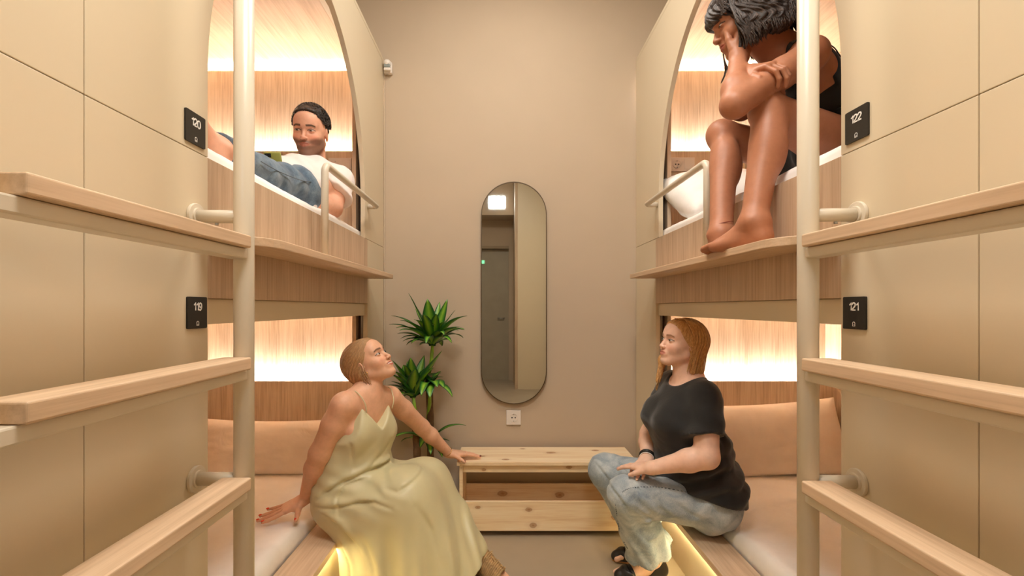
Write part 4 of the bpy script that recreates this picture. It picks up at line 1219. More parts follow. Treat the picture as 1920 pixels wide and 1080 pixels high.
M['darkred'] = plain('dark_red_varnish', rgb(120, 34, 34), .2)
M['sage'] = cloth('sage_satin', rgb(203, 194, 154), rough=.42, var=.03, weave=900, bmp=.06, wr=.10, sheen=.1)
M['cork'] = plain('cork_sole', rgb(150, 112, 74), .8)
M['raffia'] = plain('raffia_band', rgb(176, 142, 98), .7, var=.25, nscale=60)
M['raffia2'] = plain('raffia_fringe', rgb(214, 182, 132), .7, var=.2, nscale=60)

def jeans_depth(o, px_pts, lift=.0005):
    """points of a seam on the surface of a garment, found by casting rays onto its mesh"""
    from mathutils.bvhtree import BVHTree
    me = o.data; bv = BVHTree.FromPolygons([v.co[:] for v in me.vertices], [p.vertices[:] for p in me.polygons]); out = []
    for x, y in px_pts:
        c = Vector((0, 0, CZ)); d = (W(x, y, 1.0)-c).normalized(); h = bv.ray_cast(c, d)
        if h[0] is not None: out.append(A3(h[0]+h[1]*lift))
    return out

# ============ the woman in a black T-shirt and light jeans (right lower bed)
def woman_jeans():
    root = empty('person', (.86, 2.0, 0), 'woman in black t-shirt and light jeans seated on right lower bed, hands on her lap', 'person')
    Pv, Wa, Ch, NB = (.862, 2.02, .372), (.832, 2.02, .53), (.798, 2.025, .70), (.808, 2.02, .845)
    SL, SR = (.822, 1.895, .806), (.790, 2.18, .812)
    HL, HR = (.870, 1.935, .362), (.870, 2.115, .362)
    KL, KR = (.518, 1.93, .400), (.490, 2.20, .405)
    AL, AR = (.655, 2.035, .090), (.680, 2.18, .090)
    EL, WL = (.792, 1.810, .595), (.602, 1.875, .530)
    ER, WR = (.700, 2.215, .570), (.628, 2.03, .512)
    w = dict(pd=.115, pw=.170, wd=.128, ww=.150, cd=.120, cw=.146, sh=.045)
    T, fp, fc = torso_prims(Pv, Wa, Ch, NB, SL, SR, HL, HR, w, .059)
    ph, th = math.radians(13), math.radians(12)
    fwd = (-math.cos(th)*math.cos(ph), -math.cos(th)*math.sin(ph), math.sin(th)); up = (math.sin(th), 0, math.cos(th))
    fr = place((.087, .0315, .001), W(1256, 638, 1.985), fwd, up, .905)
    L = list(T) + [cone(fr.p(-.034, 0, -.045), A3(NB)+np.array((.012, 0, 0)), .046, .054, .03), cone(fr.p(-.012, 0, -.06), A3(NB)+np.array((-.02, 0, -.01)), .039, .042, .025)]
    L += head_prims(fr, jaw=1.06, smile=.3)
    L += limb(SL, EL, WL, (.054, .045, .043, .0260)) + limb(SR, ER, WR, (.052, .044, .042, .0250))
    hl, tl = hand_prims(WL, (-.62, .76, -.12), (-.10, -.12, 1), (-.6, -.8, 0), .93, curl=(.16, .18, .20, .22), spread=.02, thumb_out=.45, thumb_curl=.2)
    hr, tr = hand_prims(WR, (-.55, -.80, -.10), (0, 0, 1), (1, -.6, 0), .93, curl=(.12, .14, .16, .18), spread=.06, thumb_out=.5, thumb_curl=.2)
    G = [hl+[cone(A3(WL)*.8+A3(EL)*.2, WL, .030, .0260, .02)], hr+[cone(A3(WR)*.8+A3(ER)*.2, WR, .030, .0250, .02)]]
    for H, K, A in ((HL, KL, AL), (HR, KR, AR)): L += limb(H, K, A, (.088, .058, .054, .036), .03)
    L += foot_prims(AL, (-.98, -.10, -.06), (0,0,1), (0,1,0), .96, 1) + foot_prims(AR, (-.98, -.04, -.05), (0,0,1), (0,-1,0), .96, 1)
    body('body', L, rgb(236, 196, 172), fr, dict(brow=rgb(140, 92, 60), lip=rgb(206, 130, 116), smile=.3, blush=rgb(232, 142, 124)), root,
         [fbox(fr.p(.03, 0, 0), .135, .0019), fbox(A3(WL)+np.array((-.05, .02, 0)), .11, .0027)], groups=G)
    eyes(fr, root, (.08, .08, .06), (1, -.04, .02), .0052)
    b = B()
    for t in tl[:4]: nail(b, t, .0042)
    obj('nail', b, M['nailpink'], root, True)
    # hair: parted, straight, over the shoulder in front and behind the ear
    hp = [fell(fr, (-.020, 0, .038), (.102, .086, .088), .02), fell(fr, (.034, 0, .070), (.052, .064, .036), .02),
          fcone(fr, (-.045, .050, .02), (-.070, .060, -.105), .045, .030, .04), fcone(fr, (-.045, -.050, .02), (-.060, -.060, -.105), .045, .032, .04),
          fcone(fr, (-.070, 0, .01), (-.085, 0, -.110), .045, .030, .05),
          fcone(fr, (-.005, .074, .02), (-.034, .078, -.120), .017, .013, .03),
          fcone(fr, (.010, -.070, .02), (.030, -.082, -.10), .020, .018, .03), fcone(fr, (.030, -.082, -.10), (.034, -.075, -.205), .019, .012, .02)]
    zs = [-.30, -.11, -.06, -.035, -.010, .012, .035, .055, .075, .13]
    near = [-.022, -.018, -.010, -.004, .006, .030, .050, .062, .078, .115]; far = [.2, .2, .2, .06, .055, .06, .060, .066, .080, .115]
    def cut(P):
        Lc = fr.loc(P); z = Lc[..., 2]
        return Lc[..., 0]-np.where(Lc[..., 1] > -.045, np.interp(z, zs, near), np.interp(z, zs, far))
    hm = hair_mat('copper_blonde_hair', rgb(150, 102, 56), rgb(202, 150, 92), rgb(236, 196, 140), .42)
    hair = hair_solid('hair', fr, hp, [cut], hm, root, axis=(0, 0, 1), c=(-.02, 0, 0), groove=40, amp=.0013)
    cs = []
    for i in range(34):
        q = i/34; x = .004-.095*q; sd = .086-.030*q*q
        cs.append(catmull([fr.p(x+.03, sd*.75, .085-.05*q), fr.p(x+.006, sd+.006, .02), fr.p(x, sd+.004, -.05), fr.p(x-.004, sd-.004+random.uniform(-.006, .006), -.118-.02*random.random())], 6))
    for i in range(20):
        q = random.uniform(-1, 1)
        cs.append(catmull([fr.p(.022+q*.010, -.078, -.08), fr.p(.036+q*.012, -.080+.008*q, -.14), fr.p(.036+q*.010, -.070+.010*q, -.19), fr.p(.042+q*.006, -.062, -.235-.02*random.random())], 6))
    for i in range(26):
        q = i/26; yy = .010+.07*q
        cs.append(catmull([fr.p(.070-.03*q, .004, .108-.03*q), fr.p(.045-.05*q, .052, .108), fr.p(.012-.06*q, .084, .055), fr.p(-.005-.07*q, .089, .0), fr.p(-.012-.07*q, .086, -.06)], 6))
    locks('loose_hair', cs, hm, hair, .0019)
    # T-shirt
    Ts = list(T[:8]) + T[8:] + [fell(fc, (.078, 0, -.020), (.066, .135, .078), .06), ell(A3(Wa)+np.array((.005, 0, -.09)), (.145, .180, .09), fp.R, .06), ell(A3(Wa)+np.array((-.02, 0, .05)), (.136, .160, .10), fp.R, .06), cone(A3(HR)+np.array((.014, 0, .030)), A3(HL)+np.array((.014, 0, .030)), .114, .114, .05)]
    sl = []
    for S, E in ((SL, EL), (SR, ER)):
        S, E = A3(S), A3(E)
        sl += [cone(S, S+(E-S)*.66, .050, .064, .04, flat=True)]
    prims = Ts+sl; lo, hi = bounds(prims, .03)
    def disp(P):
        z = P[..., 2]; x = P[..., 0]
        d = -.0085*np.exp(-((z-.47)/.10)**2)*np.sin((P @ nrm((-.35, .05, 1)))*88+2.2*wob(P, 8, 1.))
        d -= .0060*np.exp(-((z-.66)/.10)**2)*np.sin((P @ nrm((.7, .3, .8)))*62+2.4*wob(P, 8, 4.))
        return d-.0025*wob(P, 30, 2.)
    E_, S_ = A3(EL), A3(SL); dn = nrm(E_-S_); e1 = S_+(E_-S_)*.66
    E2, S2 = A3(ER), A3(SR); dn2 = nrm(E2-S2); e2 = S2+(E2-S2)*.66
    def cuff(P):
        d = (P-e1) @ dn; near_ = np.sqrt(((P-e1)**2).sum(-1)) < .115
        m = near_ & (P[..., 1] < 1.905)
        o = np.where(m, d, -1.0)
        d2 = (P-e2) @ dn2; m2 = (np.sqrt(((P-e2)**2).sum(-1)) < .11) & (P[..., 1] > 2.165)
        return np.maximum(o, np.where(m2, d2, -1.0))
    def hem(P): return (.452-.27*(P[..., 0]-.66))-P[..., 2]
    def neck(P):
        L = fc.loc(P); return L[..., 2]-.20
    shirt = solid('tshirt', lo, hi, .0050, prims, M['blackcotton'], root, infl=.009, disp=disp, cuts=[hem],
                  subs=[ell(A3(NB)+np.array((-.035, 0, .045)), (.085, .085, .062), None, .010), ell(A3(NB)+np.array((-.012, 0, .05)), (.075, .078, .075), None, .010)], it=2, frac=.1)
    # jeans, flared at the hem
    jp = [cone(HR, HL, .108, .108, .06), ell(Pv, (.112, .172, .105), fp.R, .06)]
    for H, K, A in ((HL, KL, AL), (HR, KR, AR)):
        H, K, A = A3(H), A3(K), A3(A)
        jp += [cone(H, K, .100, .075, .04), cone(K, K*.45+A*.55, .074, .078, .035), cone(K*.45+A*.55, A-(A-K)/np.linalg.norm(A-K)*.055, .078, .102, .03, flat=True)]
    lo, hi = bounds(jp, .03)
    def jd(P):
        z, x = P[..., 2], P[..., 0]
        d = -.0045*np.exp(-((x-.56)/.07)**2)*sm(.47-z, 0, .08)*np.sin((P @ nrm((1, .2, .9)))*120+2*wob(P, 9, 1.))
        d -= .0050*np.exp(-((x-.85)/.09)**2)*np.sin((P @ nrm((1, .2, -.5)))*75+2*wob(P, 9, 3.))
        d -= .0050*sm(.30-z, 0, .12)*np.sin((P @ nrm((1, .9, .2)))*70+2*wob(P, 9, 5.))
        for line, Yq, ww, aa in (([(1178, 934), (1196, 950), (1220, 967)], 1.93, .004, .007), ([(1196, 974), (1210, 972), (1226, 967)], 1.93, .0045, .012), ([(1226, 938), (1240, 948), (1256, 962)], 1.93, .006, .005),
                             ([(1118, 870), (1130, 884), (1142, 900)], 2.15, .004, .006), ([(1153, 860), (1164, 874), (1176, 886)], 2.15, .004, .005), ([(1350, 905), (1360, 930), (1352, 955)], 1.95, .004, .005),
                             ([(1310, 912), (1330, 925), (1362, 932)], 1.93, .004, .004), ([(1190, 985), (1206, 1002), (1234, 1000)], 1.97, .006, .006), ([(1250, 925), (1275, 945), (1300, 956)], 1.93, .007, .004)):
            d += crease(P, line, Yq, ww, aa)
        return d-.0020*wob(P, 34, 2.)
    def hem2(P):
        A, K = A3(AL), A3(KL); d = nrm(A-K); o = (P-(A+d*-.045)) @ d
        A2, K2 = A3(AR), A3(KR); d2 = nrm(A2-K2); o2 = (P-(A2+d2*-.040)) @ d2
        return np.where(P[..., 2] < .25, np.where(P[..., 1] < 2.10-.0*(P[..., 0]), o, o2), -1)
    jeans = solid('jeans', lo, hi, .0050, jp, M['lightdenim'], root, disp=jd, it=2, frac=.05)
    K, A, H = A3(KL), A3(AL), A3(HL); cam_side = np.array((.05, -1, 0))
    def on_front(px_pts, Yc, r):     # put the seam just proud of the cloth facing the aisle end
        return [A3(W(x, y, Yc-r)) for x, y in px_pts]
    deps = jeans_depth(jeans, [(1160, 930), (1172, 919), (1190, 914), (1218, 913), (1246, 915), (1284, 922), (1316, 930)])
    seam('side_seam', deps, M['denimseam'], jeans, .0019, dash=1)
    deps = jeans_depth(jeans, [(1154, 946), (1157, 966), (1161, 990), (1170, 1016), (1178, 1030)])
    seam('side_seam', deps, M['denimseam'], jeans, .0016, dash=1)
    for A0, K0, r_ in ((AL, KL, .0985), (AR, KR, .0985)):
        A_, K_ = A3(A0), A3(K0); d = nrm(A_-K_); c = A_-d*.062; e1_ = nrm(np.cross(d, (0, 1, 0))); e2_ = np.cross(d, e1_); bb = B()
        for i in range(46):
            a = 2*PI*i/46; p = c+(e1_*math.cos(a)+e2_*math.sin(a))*(r_-.003)
            p2 = p+d*random.uniform(.006, .013)+(e1_*math.cos(a)+e2_*math.sin(a))*.002; tube(bb, [Vector(p), Vector(p2)], [.0016, .0008], 5)
        obj('frayed_hem', bb, M['frayed'], jeans, True)
    # wristbands on the far wrist
    d = nrm(A3(WR)-A3(ER)); c0 = A3(WR)-d*.020; e1_ = nrm(np.cross(d, (0, 0, 1))); e2_ = np.cross(d, e1_)
    for off, r_, m_ in ((0, .0045, 'black'), (.011, .0022, 'white'), (-.010, .004, 'black')):
        b = B(); tube(b, [Vector(c0+d*off+(e1_*math.cos(a)+e2_*math.sin(a))*.0305) for a in [2*PI*k/32 for k in range(32)]], r_, 10, closed=True)
        obj('wristband', b, M[m_], root, True)
    # black open-sided flats with an ankle strap
    for A0, fd in ((AL, (-.98, -.10, -.06)), (AR, (-.98, -.04, -.05))):
        f = nrm(fd); u = nrm(np.array((0, 0, 1.))-f*f[2]); s = np.cross(u, f); P = lambda a, b_, c: A3(A0)+f*a*.96+s*b_*.96+u*c*.96
        sho = empty('flat_shoe', Vector(A0)); sho.parent = root; sho.matrix_parent_inverse = Matrix.Translation(-root.location)
        def at(o): o.parent = sho; o.matrix_parent_inverse = Matrix.Translation(-sho.location); return o
        prs = [cone(P(-.035, 0, -.080), P(.09, 0, -.080), .030, .040, .02, u, .22), cone(P(.09, 0, -.080), P(.155, 0, -.080), .040, .026, .02, u, .22)]
        l2, h2 = bounds(prs, .01); at(solid('sole', l2, h2, .004, prs, M['tansole'], None, it=2))
        prs = [cone(P(-.030, 0, -.058), P(-.016, 0, -.020), .032, .033, .015), cone(P(-.02, 0, -.062), P(.11, 0, -.062), .030, .036, .02), cone(P(.10, 0, -.064), P(.155, 0, -.066), .036, .022, .02)]
        l2, h2 = bounds(prs, .012)
        def open_(P_):
            a = (P_-A3(A0)) @ f; c = (P_-A3(A0)) @ u
            return c-np.interp(a, [-.07, -.035, .0, .03, .085, .105, .13, .2], [.0, -.004, -.030, -.074, -.074, -.038, -.030, -.03])*.96
        def floor_(P_): return -.078*.96-(P_-A3(A0)) @ u
        at(solid('upper', l2, h2, .0032, prs, M['blackleather'], None, it=2, infl=.004, cuts=[open_, floor_]))
        bb = B(); pts = [P(-.030, -.033, -.030), P(.00, -.036, -.020), P(.030, -.022, .004), P(.036, 0, .012), P(.030, .022, .004), P(.0, .036, -.020), P(-.030, .033, -.030)]
        sweep_ribbon(bb, catmull(pts, 6), .010, .003, lambda p: A3(p)-A3(P(.0, 0, -.03))); at(obj('ankle_strap', bb, M['blackleather'], None, False))
        for a_ in (.100, .122):
            bb = B(); pts = [P(a_, -.040, -.066), P(a_+.006, -.028, -.038), P(a_+.008, 0, -.030), P(a_+.006, .028, -.038), P(a_, .040, -.066)]
            sweep_ribbon(bb, catmull(pts, 6), .012, .004, lambda p: A3(p)-A3(P(a_, 0, -.07))); at(obj('toe_strap', bb, M['blackleather'], None, False))
    return root
M['nailpink'] = plain('bare_nail', rgb(226, 176, 160), .3)
M['blackcotton'] = cloth('black_cotton', rgb(30, 28, 27), rough=.9, var=.1, wr=.2, sheen=.25)
M['lightdenim'] = denim('light_washed_denim', rgb(164, 174, 180), rgb(128, 142, 154), rgb(196, 202, 202))
M['denimseam'] = plain('dark_seam', rgb(96, 104, 112), .9)
M['frayed'] = plain('frayed_threads', rgb(150, 158, 160), .9, var=.3, nscale=200)
M['tansole'] = plain('tan_sole', rgb(176, 124, 70), .6)
M['blackleather'] = plain('black_leather', rgb(34, 30, 28), .35, bmp=.2, bscale=300)

# ============ the woman in black on the right upper bed
def woman_black():
    root = empty('person', (1.0, 1.5, 1.34), 'barefoot dark-haired woman in black tank top on right upper bed, chin in hand', 'person')
    Pv, Wa, Ch, NB = (1.115, 1.57, 1.68), (1.085, 1.57, 1.785), (1.005, 1.535, 1.880), (.920, 1.505, 1.975)
    SL, SR = (.905, 1.365, 1.910), (.950, 1.66, 1.925)
    HL, HR = (1.075, 1.48, 1.672), (1.10, 1.665, 1.672)
    KL, KR = (.785, 1.375, 1.745), (.785, 1.660, 1.778)
    AL, AR = (.700, 1.300, 1.414), (.690, 1.475, 1.408)
    EL, WL = (.664, 1.335, 1.748), (.722, 1.430, 1.925)
    ER, WR = (.835, 1.630, 1.860), (.734, 1.395, 1.866)
    w = dict(pd=.105, pw=.155, wd=.088, ww=.118, cd=.088, cw=.122, sh=.040)
    T, fp, fc = torso_prims(Pv, Wa, Ch, NB, SL, SR, HL, HR, w, .052)
    ph, th = math.radians(-13), math.radians(20)
    fwd = (-math.cos(th)*math.cos(ph), -math.cos(th)*math.sin(ph), -math.sin(th)); up = (-math.sin(th), .0, math.cos(th))
    fr = place((.087, .0315, .001), W(1349, 49, 1.45), fwd, up, .90)
    L = list(T) + [cone(fr.p(-.035, 0, -.040), NB, .046, .050, .03), cone(fr.p(-.005, 0, -.055), A3(NB)+np.array((-.02, 0, -.02)), .038, .040, .03)]
    L += head_prims(fr, jaw=.96, smile=.5)
    L += limb(SL, EL, WL, (.044, .037, .037, .0225)) + limb(SR, ER, WR, (.043, .036, .034, .0225))
    hl, tl = hand_prims(WL, (.30, .02, 1), (.25, -1, 0), (-1, -.2, 0), .93, curl=(.10, .15, .2, .25), spread=.05, thumb_out=.50, thumb_curl=.1)
    hr, tr = hand_prims(WR, (.38, -.90, -.14), (-.25, -.40, .88), (-.9, -.3, -.2), .93, curl=(.66, .64, .62, .62), spread=.03, thumb_out=.55, thumb_curl=.5, seg0=.10)
    G = [hl+[cone(A3(WL)*.5+A3(EL)*.5, WL, .031, .0225, .02)], hr+[cone(ER, A3(ER)*.5+A3(WR)*.5, .034, .033, .02), cone(A3(ER)*.5+A3(WR)*.5, WR, .033, .0225, .02)]]
    for H, K, A in ((HL, KL, AL), (HR, KR, AR)):
        L_ = []; G.append(L_)
        H, K, A = A3(H), A3(K), A3(A)
        L_ += [cone(H, K, .084, .050, .03), ell(K+np.array((-.014, 0, .008)), (.038, .039, .042), None, .03)]
        cf = K*.66+A*.34; back = nrm(np.array((1., 0, 0)))
        L_ += [cone(K, A, .043, .026, .02), ell(cf+back*.020, (.040, .039, .085), None, .04), cone(cf+back*.01, A, .033, .0255, .03)]
    G[-2] += foot_prims(AL, (-.50, .86, 0), (0,0,1), (.9, .4, 0), 1.03, 1); G[-1] += foot_prims(AR, (.38, .93, 0), (0,0,1), (1, 0, 0), .95, -1)
    body('body', L, rgb(176, 120, 90), fr, dict(brow=rgb(44, 30, 24), lip=rgb(172, 92, 80), smile=.5), root,
         [fbox(fr.p(.03, 0, 0), .135, .0020), fbox(A3(WR)+np.array((.03, -.07, .0)), .085, .0026), fbox(A3(AL)+np.array((-.04, .08, -.05)), .12, .0030)], groups=G)
    eyes(fr, root, (.05, .03, .02), (1, 0, -.35), .0042, down=.8)
    # wavy bob with a fringe
    hp = [fell(fr, (-.020, 0, .040), (.108, .094, .092), .02), fell(fr, (-.075, 0, -.015), (.064, .092, .082), .05),
          fell(fr, (.066, 0, .050), (.042, .064, .036), .02), fell(fr, (.084, 0, .030), (.022, .052, .022), .015),
          fell(fr, (.004, .080, -.032), (.056, .032, .074), .03), fell(fr, (.004, -.080, -.032), (.056, .032, .074), .03),
          fell(fr, (-.050, .080, -.050), (.055, .036, .055), .03), fell(fr, (-.050, -.080, -.050), (.055, .036, .055), .03),
          fell(fr, (-.088, 0, -.055), (.050, .076, .042), .03)]
    zs = [-.15, -.09, -.05, -.01, .012, .022, .04, .13]; xs = [.020, .030, .046, .052, .058, .2, .2, .2]
    cut = interp_cut(fr, zs, xs)
    hm = hair_mat('dark_wavy_hair', rgb(18, 12, 10), rgb(50, 38, 33), rgb(112, 96, 90), .45, 22)
    hair = hair_solid('hair', fr, hp, [cut], hm, root, axis=(0, 0, 1), c=(-.02, 0, 0), groove=30, amp=.0026, wave=.25, chunk=.0035)
    cs = []
    R_ = random.Random(5)
    for i in range(520):
        a = R_.uniform(-PI, PI); a = a*.97
        top = np.array((.005, .0, .118)) + np.array((R_.uniform(-.03, .03), R_.uniform(-.03, .03), 0))
        ca, sa = math.cos(a), math.sin(a)
        front = ca > .72
        zend = (.020 if front else -.080-.035*R_.random()) + (.0 if abs(a) > .9 or front else .01)
        rx, ry = (.112 if ca > 0 else .150), .108
        pts = []; ph0 = R_.uniform(0, 6); amp = R_.uniform(.004, .012)
        nseg = 9
        for k in range(nseg+1):
            t = k/nseg; z = .125+(zend-.125)*t
            rr = math.sin(min(1, t*1.6+.18)*PI/2)*(1+.05*t)
            wv = amp*math.sin(t*9+ph0)
            if ca > 0: rxx = .108
            else: rxx = .112+.040*math.sin(min(1, t*1.3)*PI*.6)
            pts.append(fr.p(-.018+ca*rxx*rr-sa*wv, sa*(.098+.012*t)*rr+ca*wv, z+.3*wv))
        if (not front) and ca > .50: continue
        cs.append(catmull(pts, 3))
    for i in range(46):
        q = i/46; w1 = R_.uniform(-.006, .006); w2 = R_.uniform(-.007, .007)
        cs.append(catmull([fr.p(.050-.05*q, .074, .060), fr.p(.058-.06*q+w1, .090, .015), fr.p(.060-.06*q+w2, .100+w1, -.035), fr.p(.052-.05*q-w1, .102, -.075), fr.p(.050-.05*q+w2*2, .094, -.112-.02*R_.random())], 4))
    for i in range(10):
        q = R_.uniform(-.5, .5)
        cs.append(catmull([fr.p(.050, .070, .00), fr.p(.054, .076, -.05), fr.p(.060+q*.02, .070, -.10), fr.p(.088+q*.04, .062, -.135-.03*abs(q)), fr.p(.100+q*.05, .06, -.165)], 4))
    for i in range(5):
        q = R_.uniform(-.5, .5)
        cs.append(catmull([fr.p(.060, -.066, -.02), fr.p(.076, -.060, -.08), fr.p(.088+q*.02, -.05, -.13), fr.p(.110+q*.04, -.05, -.160)], 4))
    locks('wavy_lock', cs, hm, hair, .0026)
    # tank top: body shell cut away at neck and arms
    Tp = [p for p in T[:5]] + T[8:]
    lo, hi = bounds(Tp, .03)
    def top(P):
        L = fc.loc(P); s, f, u = L[..., 1], L[..., 0], L[..., 2]
        edge = np.where(f > 0, .035, .060)
        strap = np.exp(-((np.abs(s)-.070)/.020)**4)*.16
        return u-(edge+strap - 1.2*np.maximum(0, np.abs(s)-.095))
    def disp(P): return -.0035*np.sin((P @ nrm((-.3, .1, 1)))*95+2*wob(P, 9, 1.))*np.exp(-((P[..., 2]-1.76)/.07)**2)
    solid('tank_top', lo, hi, .0042, Tp, M['blackcotton'], root, infl=.0065, cuts=[top, lambda P: 1.645-P[..., 2]], disp=disp, it=2, frac=.1)
    for s in (1, -1):
        b = B(); mid = (A3(SL) if s > 0 else A3(SR))*.62+A3(NB)*.38
        pts = [fc.p(.088, s*.070, .06), fc.p(.070, s*.076, .10), mid+fc.R @ np.array((.010, 0, .050)), fc.p(-.070, s*.072, .095), fc.p(-.086, s*.068, .04)]
        sweep_ribbon(b, catmull(pts, 8), .014, .003, lambda p: A3(p)-A3(Ch)); obj('shoulder_strap', b, M['blackcotton'], root)
    sp = [cone(HR, HL, .112, .112, .06), ell(Pv, (.115, .168, .11), fp.R, .05)]
    for H, K in ((HL, KL), (HR, KR)):
        H, K = A3(H), A3(K); sp.append(cone(H, H*.70+K*.30, .100, .090, .04))
    lo, hi = bounds(sp, .03)
    u1 = nrm(A3(KL)-A3(HL)); c1 = A3(HL)*.72+A3(KL)*.28
    solid('shorts', lo, hi, .0045, sp, M['blackcotton'], root, infl=.004, cuts=[lambda P: (P-c1) @ u1, lambda P: P[..., 2]-1.78], it=2, frac=.1)
    b = B(); tube(b, [Vector(A3(AR)+np.array((.0315*math.cos(a)+.004, .0315*math.sin(a), .026+.006*math.cos(a)))) for a in [2*PI*k/30 for k in range(30)]], .0011, 6, closed=True)
    obj('anklet', b, M['darkred'], root, True)
    return root

# ============ the man on the left upper bed
def man():
    root = empty('person', (-.88, 1.95, 1.56), 'smiling man in white t-shirt and blue jeans reclining on left upper bed', 'person')
    Pv, Wa, Ch, NB = (-.905, 1.91, 1.655), (-.895, 1.98, 1.675), (-.880, 2.06, 1.715), (-.868, 2.165, 1.790)
    SL, SR = (-.748, 2.14, 1.742), (-1.02, 2.16, 1.765)
    HL, HR = (-.835, 1.92, 1.650), (-.985, 1.92, 1.650)
    KL, KR = (-.800, 1.555, 1.612), (-.950, 1.56, 1.632)
    AL, AR = (-.765, 1.275, 1.598), (-.875, 1.23, 1.598)
    EL, WL = (-.738, 2.04, 1.605), (-.800, 1.885, 1.600)
    ER, WR = (-1.05, 1.99, 1.645), (-.920, 1.84, 1.650)
    w = dict(pd=.105, pw=.160, wd=.105, ww=.145, cd=.105, cw=.155, sh=.054)
    T, fp, fc = torso_prims(Pv, Wa, Ch, NB, SL, SR, HL, HR, w, 0)
    fwd = (.04, -.95, -.24); up = (.06, -.20, 1)
    fr = place((.087, 0, .001), W(570, 244, 2.03), fwd, up, .93)
    L = list(T) + [cone(fr.p(-.040, 0, -.040), NB, .047, .056, .025), cone(fr.p(-.022, 0, -.055), A3(NB)+np.array((0, -.015, 0)), .043, .046, .02)]
    L += head_prims(fr, jaw=1.0, smile=.6)
    L += limb(SL, EL, WL, (.055, .044, .044, .028)) + limb(SR, ER, WR, (.053, .042, .042, .028))
    hl, tl = hand_prims(WL, (-.35, -.9, .05), (.3, -.1, 1), (-1, 0, .2), 1.0, curl=(.3, .3, .35, .4), thumb_out=.5)
    hr, tr = hand_prims(WR, (.45, -.65, .25), (.3, -.5, -.8), (1, .2, .2), 1.0, curl=(.7, .75, .8, .8), spread=.04, thumb_out=.8, thumb_curl=.6)
    L += hl + hr
    for H, K, A in ((HL, KL, AL), (HR, KR, AR)): L += limb(H, K, A, (.060, .042, .040, .031), .03)
    L += foot_prims(AL, (-.26, -.36, .86), (0, .7, .3), (-1, 0, 0), 1.0, 1) + foot_prims(AR, (.0, -.35, .92), (0, .9, .3), (1, 0, 0), 1.0, 1)
    body('body', L, rgb(226, 172, 144), fr, dict(brow=rgb(36, 24, 18), lip=rgb(176, 108, 90), smile=.6, beard=rgb(66, 46, 38), blush=rgb(222, 120, 96), browth=1.05), root,
         [fbox(fr.p(.03, 0, 0), .145, .0020), fbox(A3(WR)+np.array((.02, -.06, .03)), .08, .0034)])
    eyes(fr, root, (.05, .03, .02), (1, -.06, -.22), .0044, down=.45)
    # short curly dark hair
    hp = [fell(fr, (-.020, 0, .042), (.099, .0765, .089), .02), fell(fr, (.030, 0, .082), (.052, .056, .030), .02)]
    zs = [-.15, -.05, -.03, .0, .03, .05, .075, .10, .13]; xs = [-.10, -.055, -.035, .004, .014, .030, .056, .088, .12]
    cut = interp_cut(fr, zs, xs)
    def disp(P): return -.0035*np.maximum(0, wob(P, 62, 1.))-.004*np.maximum(0, wob(P, 105, 3.))
    hm = hair_mat('dark_curly_hair', rgb(16, 11, 9), rgb(40, 29, 24), rgb(84, 66, 56), .4, 30)
    lo, hi = bounds(hp, .02)
    def pt(V): s_, w_ = hair_attrs(fr, V); return {'strand': s_, 'along': w_}
    hair = solid('hair', lo, hi, .0026, hp, hm, root, cuts=[cut], disp=disp, it=0, paint=pt, frac=.05)
    cs = []; R_ = random.Random(9)
    for i in range(520):
        a = R_.uniform(0, 2*PI); z = R_.uniform(.030, .130); rad = math.sqrt(max(0, 1-((z-.042)/.090)**2))
        c = np.array((-.020+.100*rad*math.cos(a), .080*rad*math.sin(a), z))
        if c[0] > np.interp(c[2], zs, xs)+.004: continue
        n_ = nrm((c-np.array((-.02, 0, .042)))/np.array((.1, .08, .09))**2); t1 = nrm(np.cross(n_, R_.choice([(0, 0, 1), (1, 0, 0), (0, 1, 0)])+np.array((.01, .02, .03)))); t2 = np.cross(n_, t1)
        r0 = R_.uniform(.004, .007); pts = []
        for k in range(9):
            q = k*.75; pts.append(fr.p(*(c+n_*(.001+.0014*k*.6)+(t1*math.cos(q)+t2*math.sin(q))*r0)))
        cs.append(pts)
    locks('curl', cs, hm, hair, .0024, 5)
    # white T-shirt
    sl = []
    for S, E in ((SL, EL), (SR, ER)):
        S, E = A3(S), A3(E); sl += [cone(S, S*.3+E*.7, .062, .066, .04)]
    Ts = T[:8]+sl; lo, hi = bounds(Ts, .03)
    dn = nrm(A3(EL)-A3(SL)); e1 = A3(SL)*.36+A3(EL)*.64
    dn2 = nrm(A3(ER)-A3(SR)); e2 = A3(SR)*.36+A3(ER)*.64
    def cuff(P):
        m = (P[..., 0] > -.80) & (((P-e1)**2).sum(-1) < .0144); m2 = (P[..., 0] < -.985) & (((P-e2)**2).sum(-1) < .0144)
        return np.maximum(np.where(m, (P-e1) @ dn, -1), np.where(m2, (P-e2) @ dn2, -1))
    def disp2(P): return -.0055*np.sin((P @ nrm((.7, .3, .6)))*70+2.5*wob(P, 9, 1.))*.8-.003*wob(P, 30, 3.)
    solid('tshirt', lo, hi, .0048, Ts, M['whitecotton'], root, infl=.009, disp=disp2, cuts=[cuff],
          subs=[ell(A3(NB)+np.array((0, -.02, .055)), (.072, .080, .062), None, .010)], it=2, frac=.1)
    jp = [cone(HR, HL, .108, .108, .05)]
    for H, K, A in ((HL, KL, AL), (HR, KR, AR)):
        H, K, A = A3(H), A3(K), A3(A); jp += [cone(H, K, .088, .058, .04), cone(K, A+(A-K)*.02, .058, .047, .03, flat=True)]
    lo, hi = bounds(jp, .03); dl = nrm(A3(AL)-A3(KL)); dr = nrm(A3(AR)-A3(KR))
    def hem(P): return np.where(P[..., 0] > -.81, (P-A3(AL)+dl*.04) @ dl, (P-A3(AR)+dr*.04) @ dr)
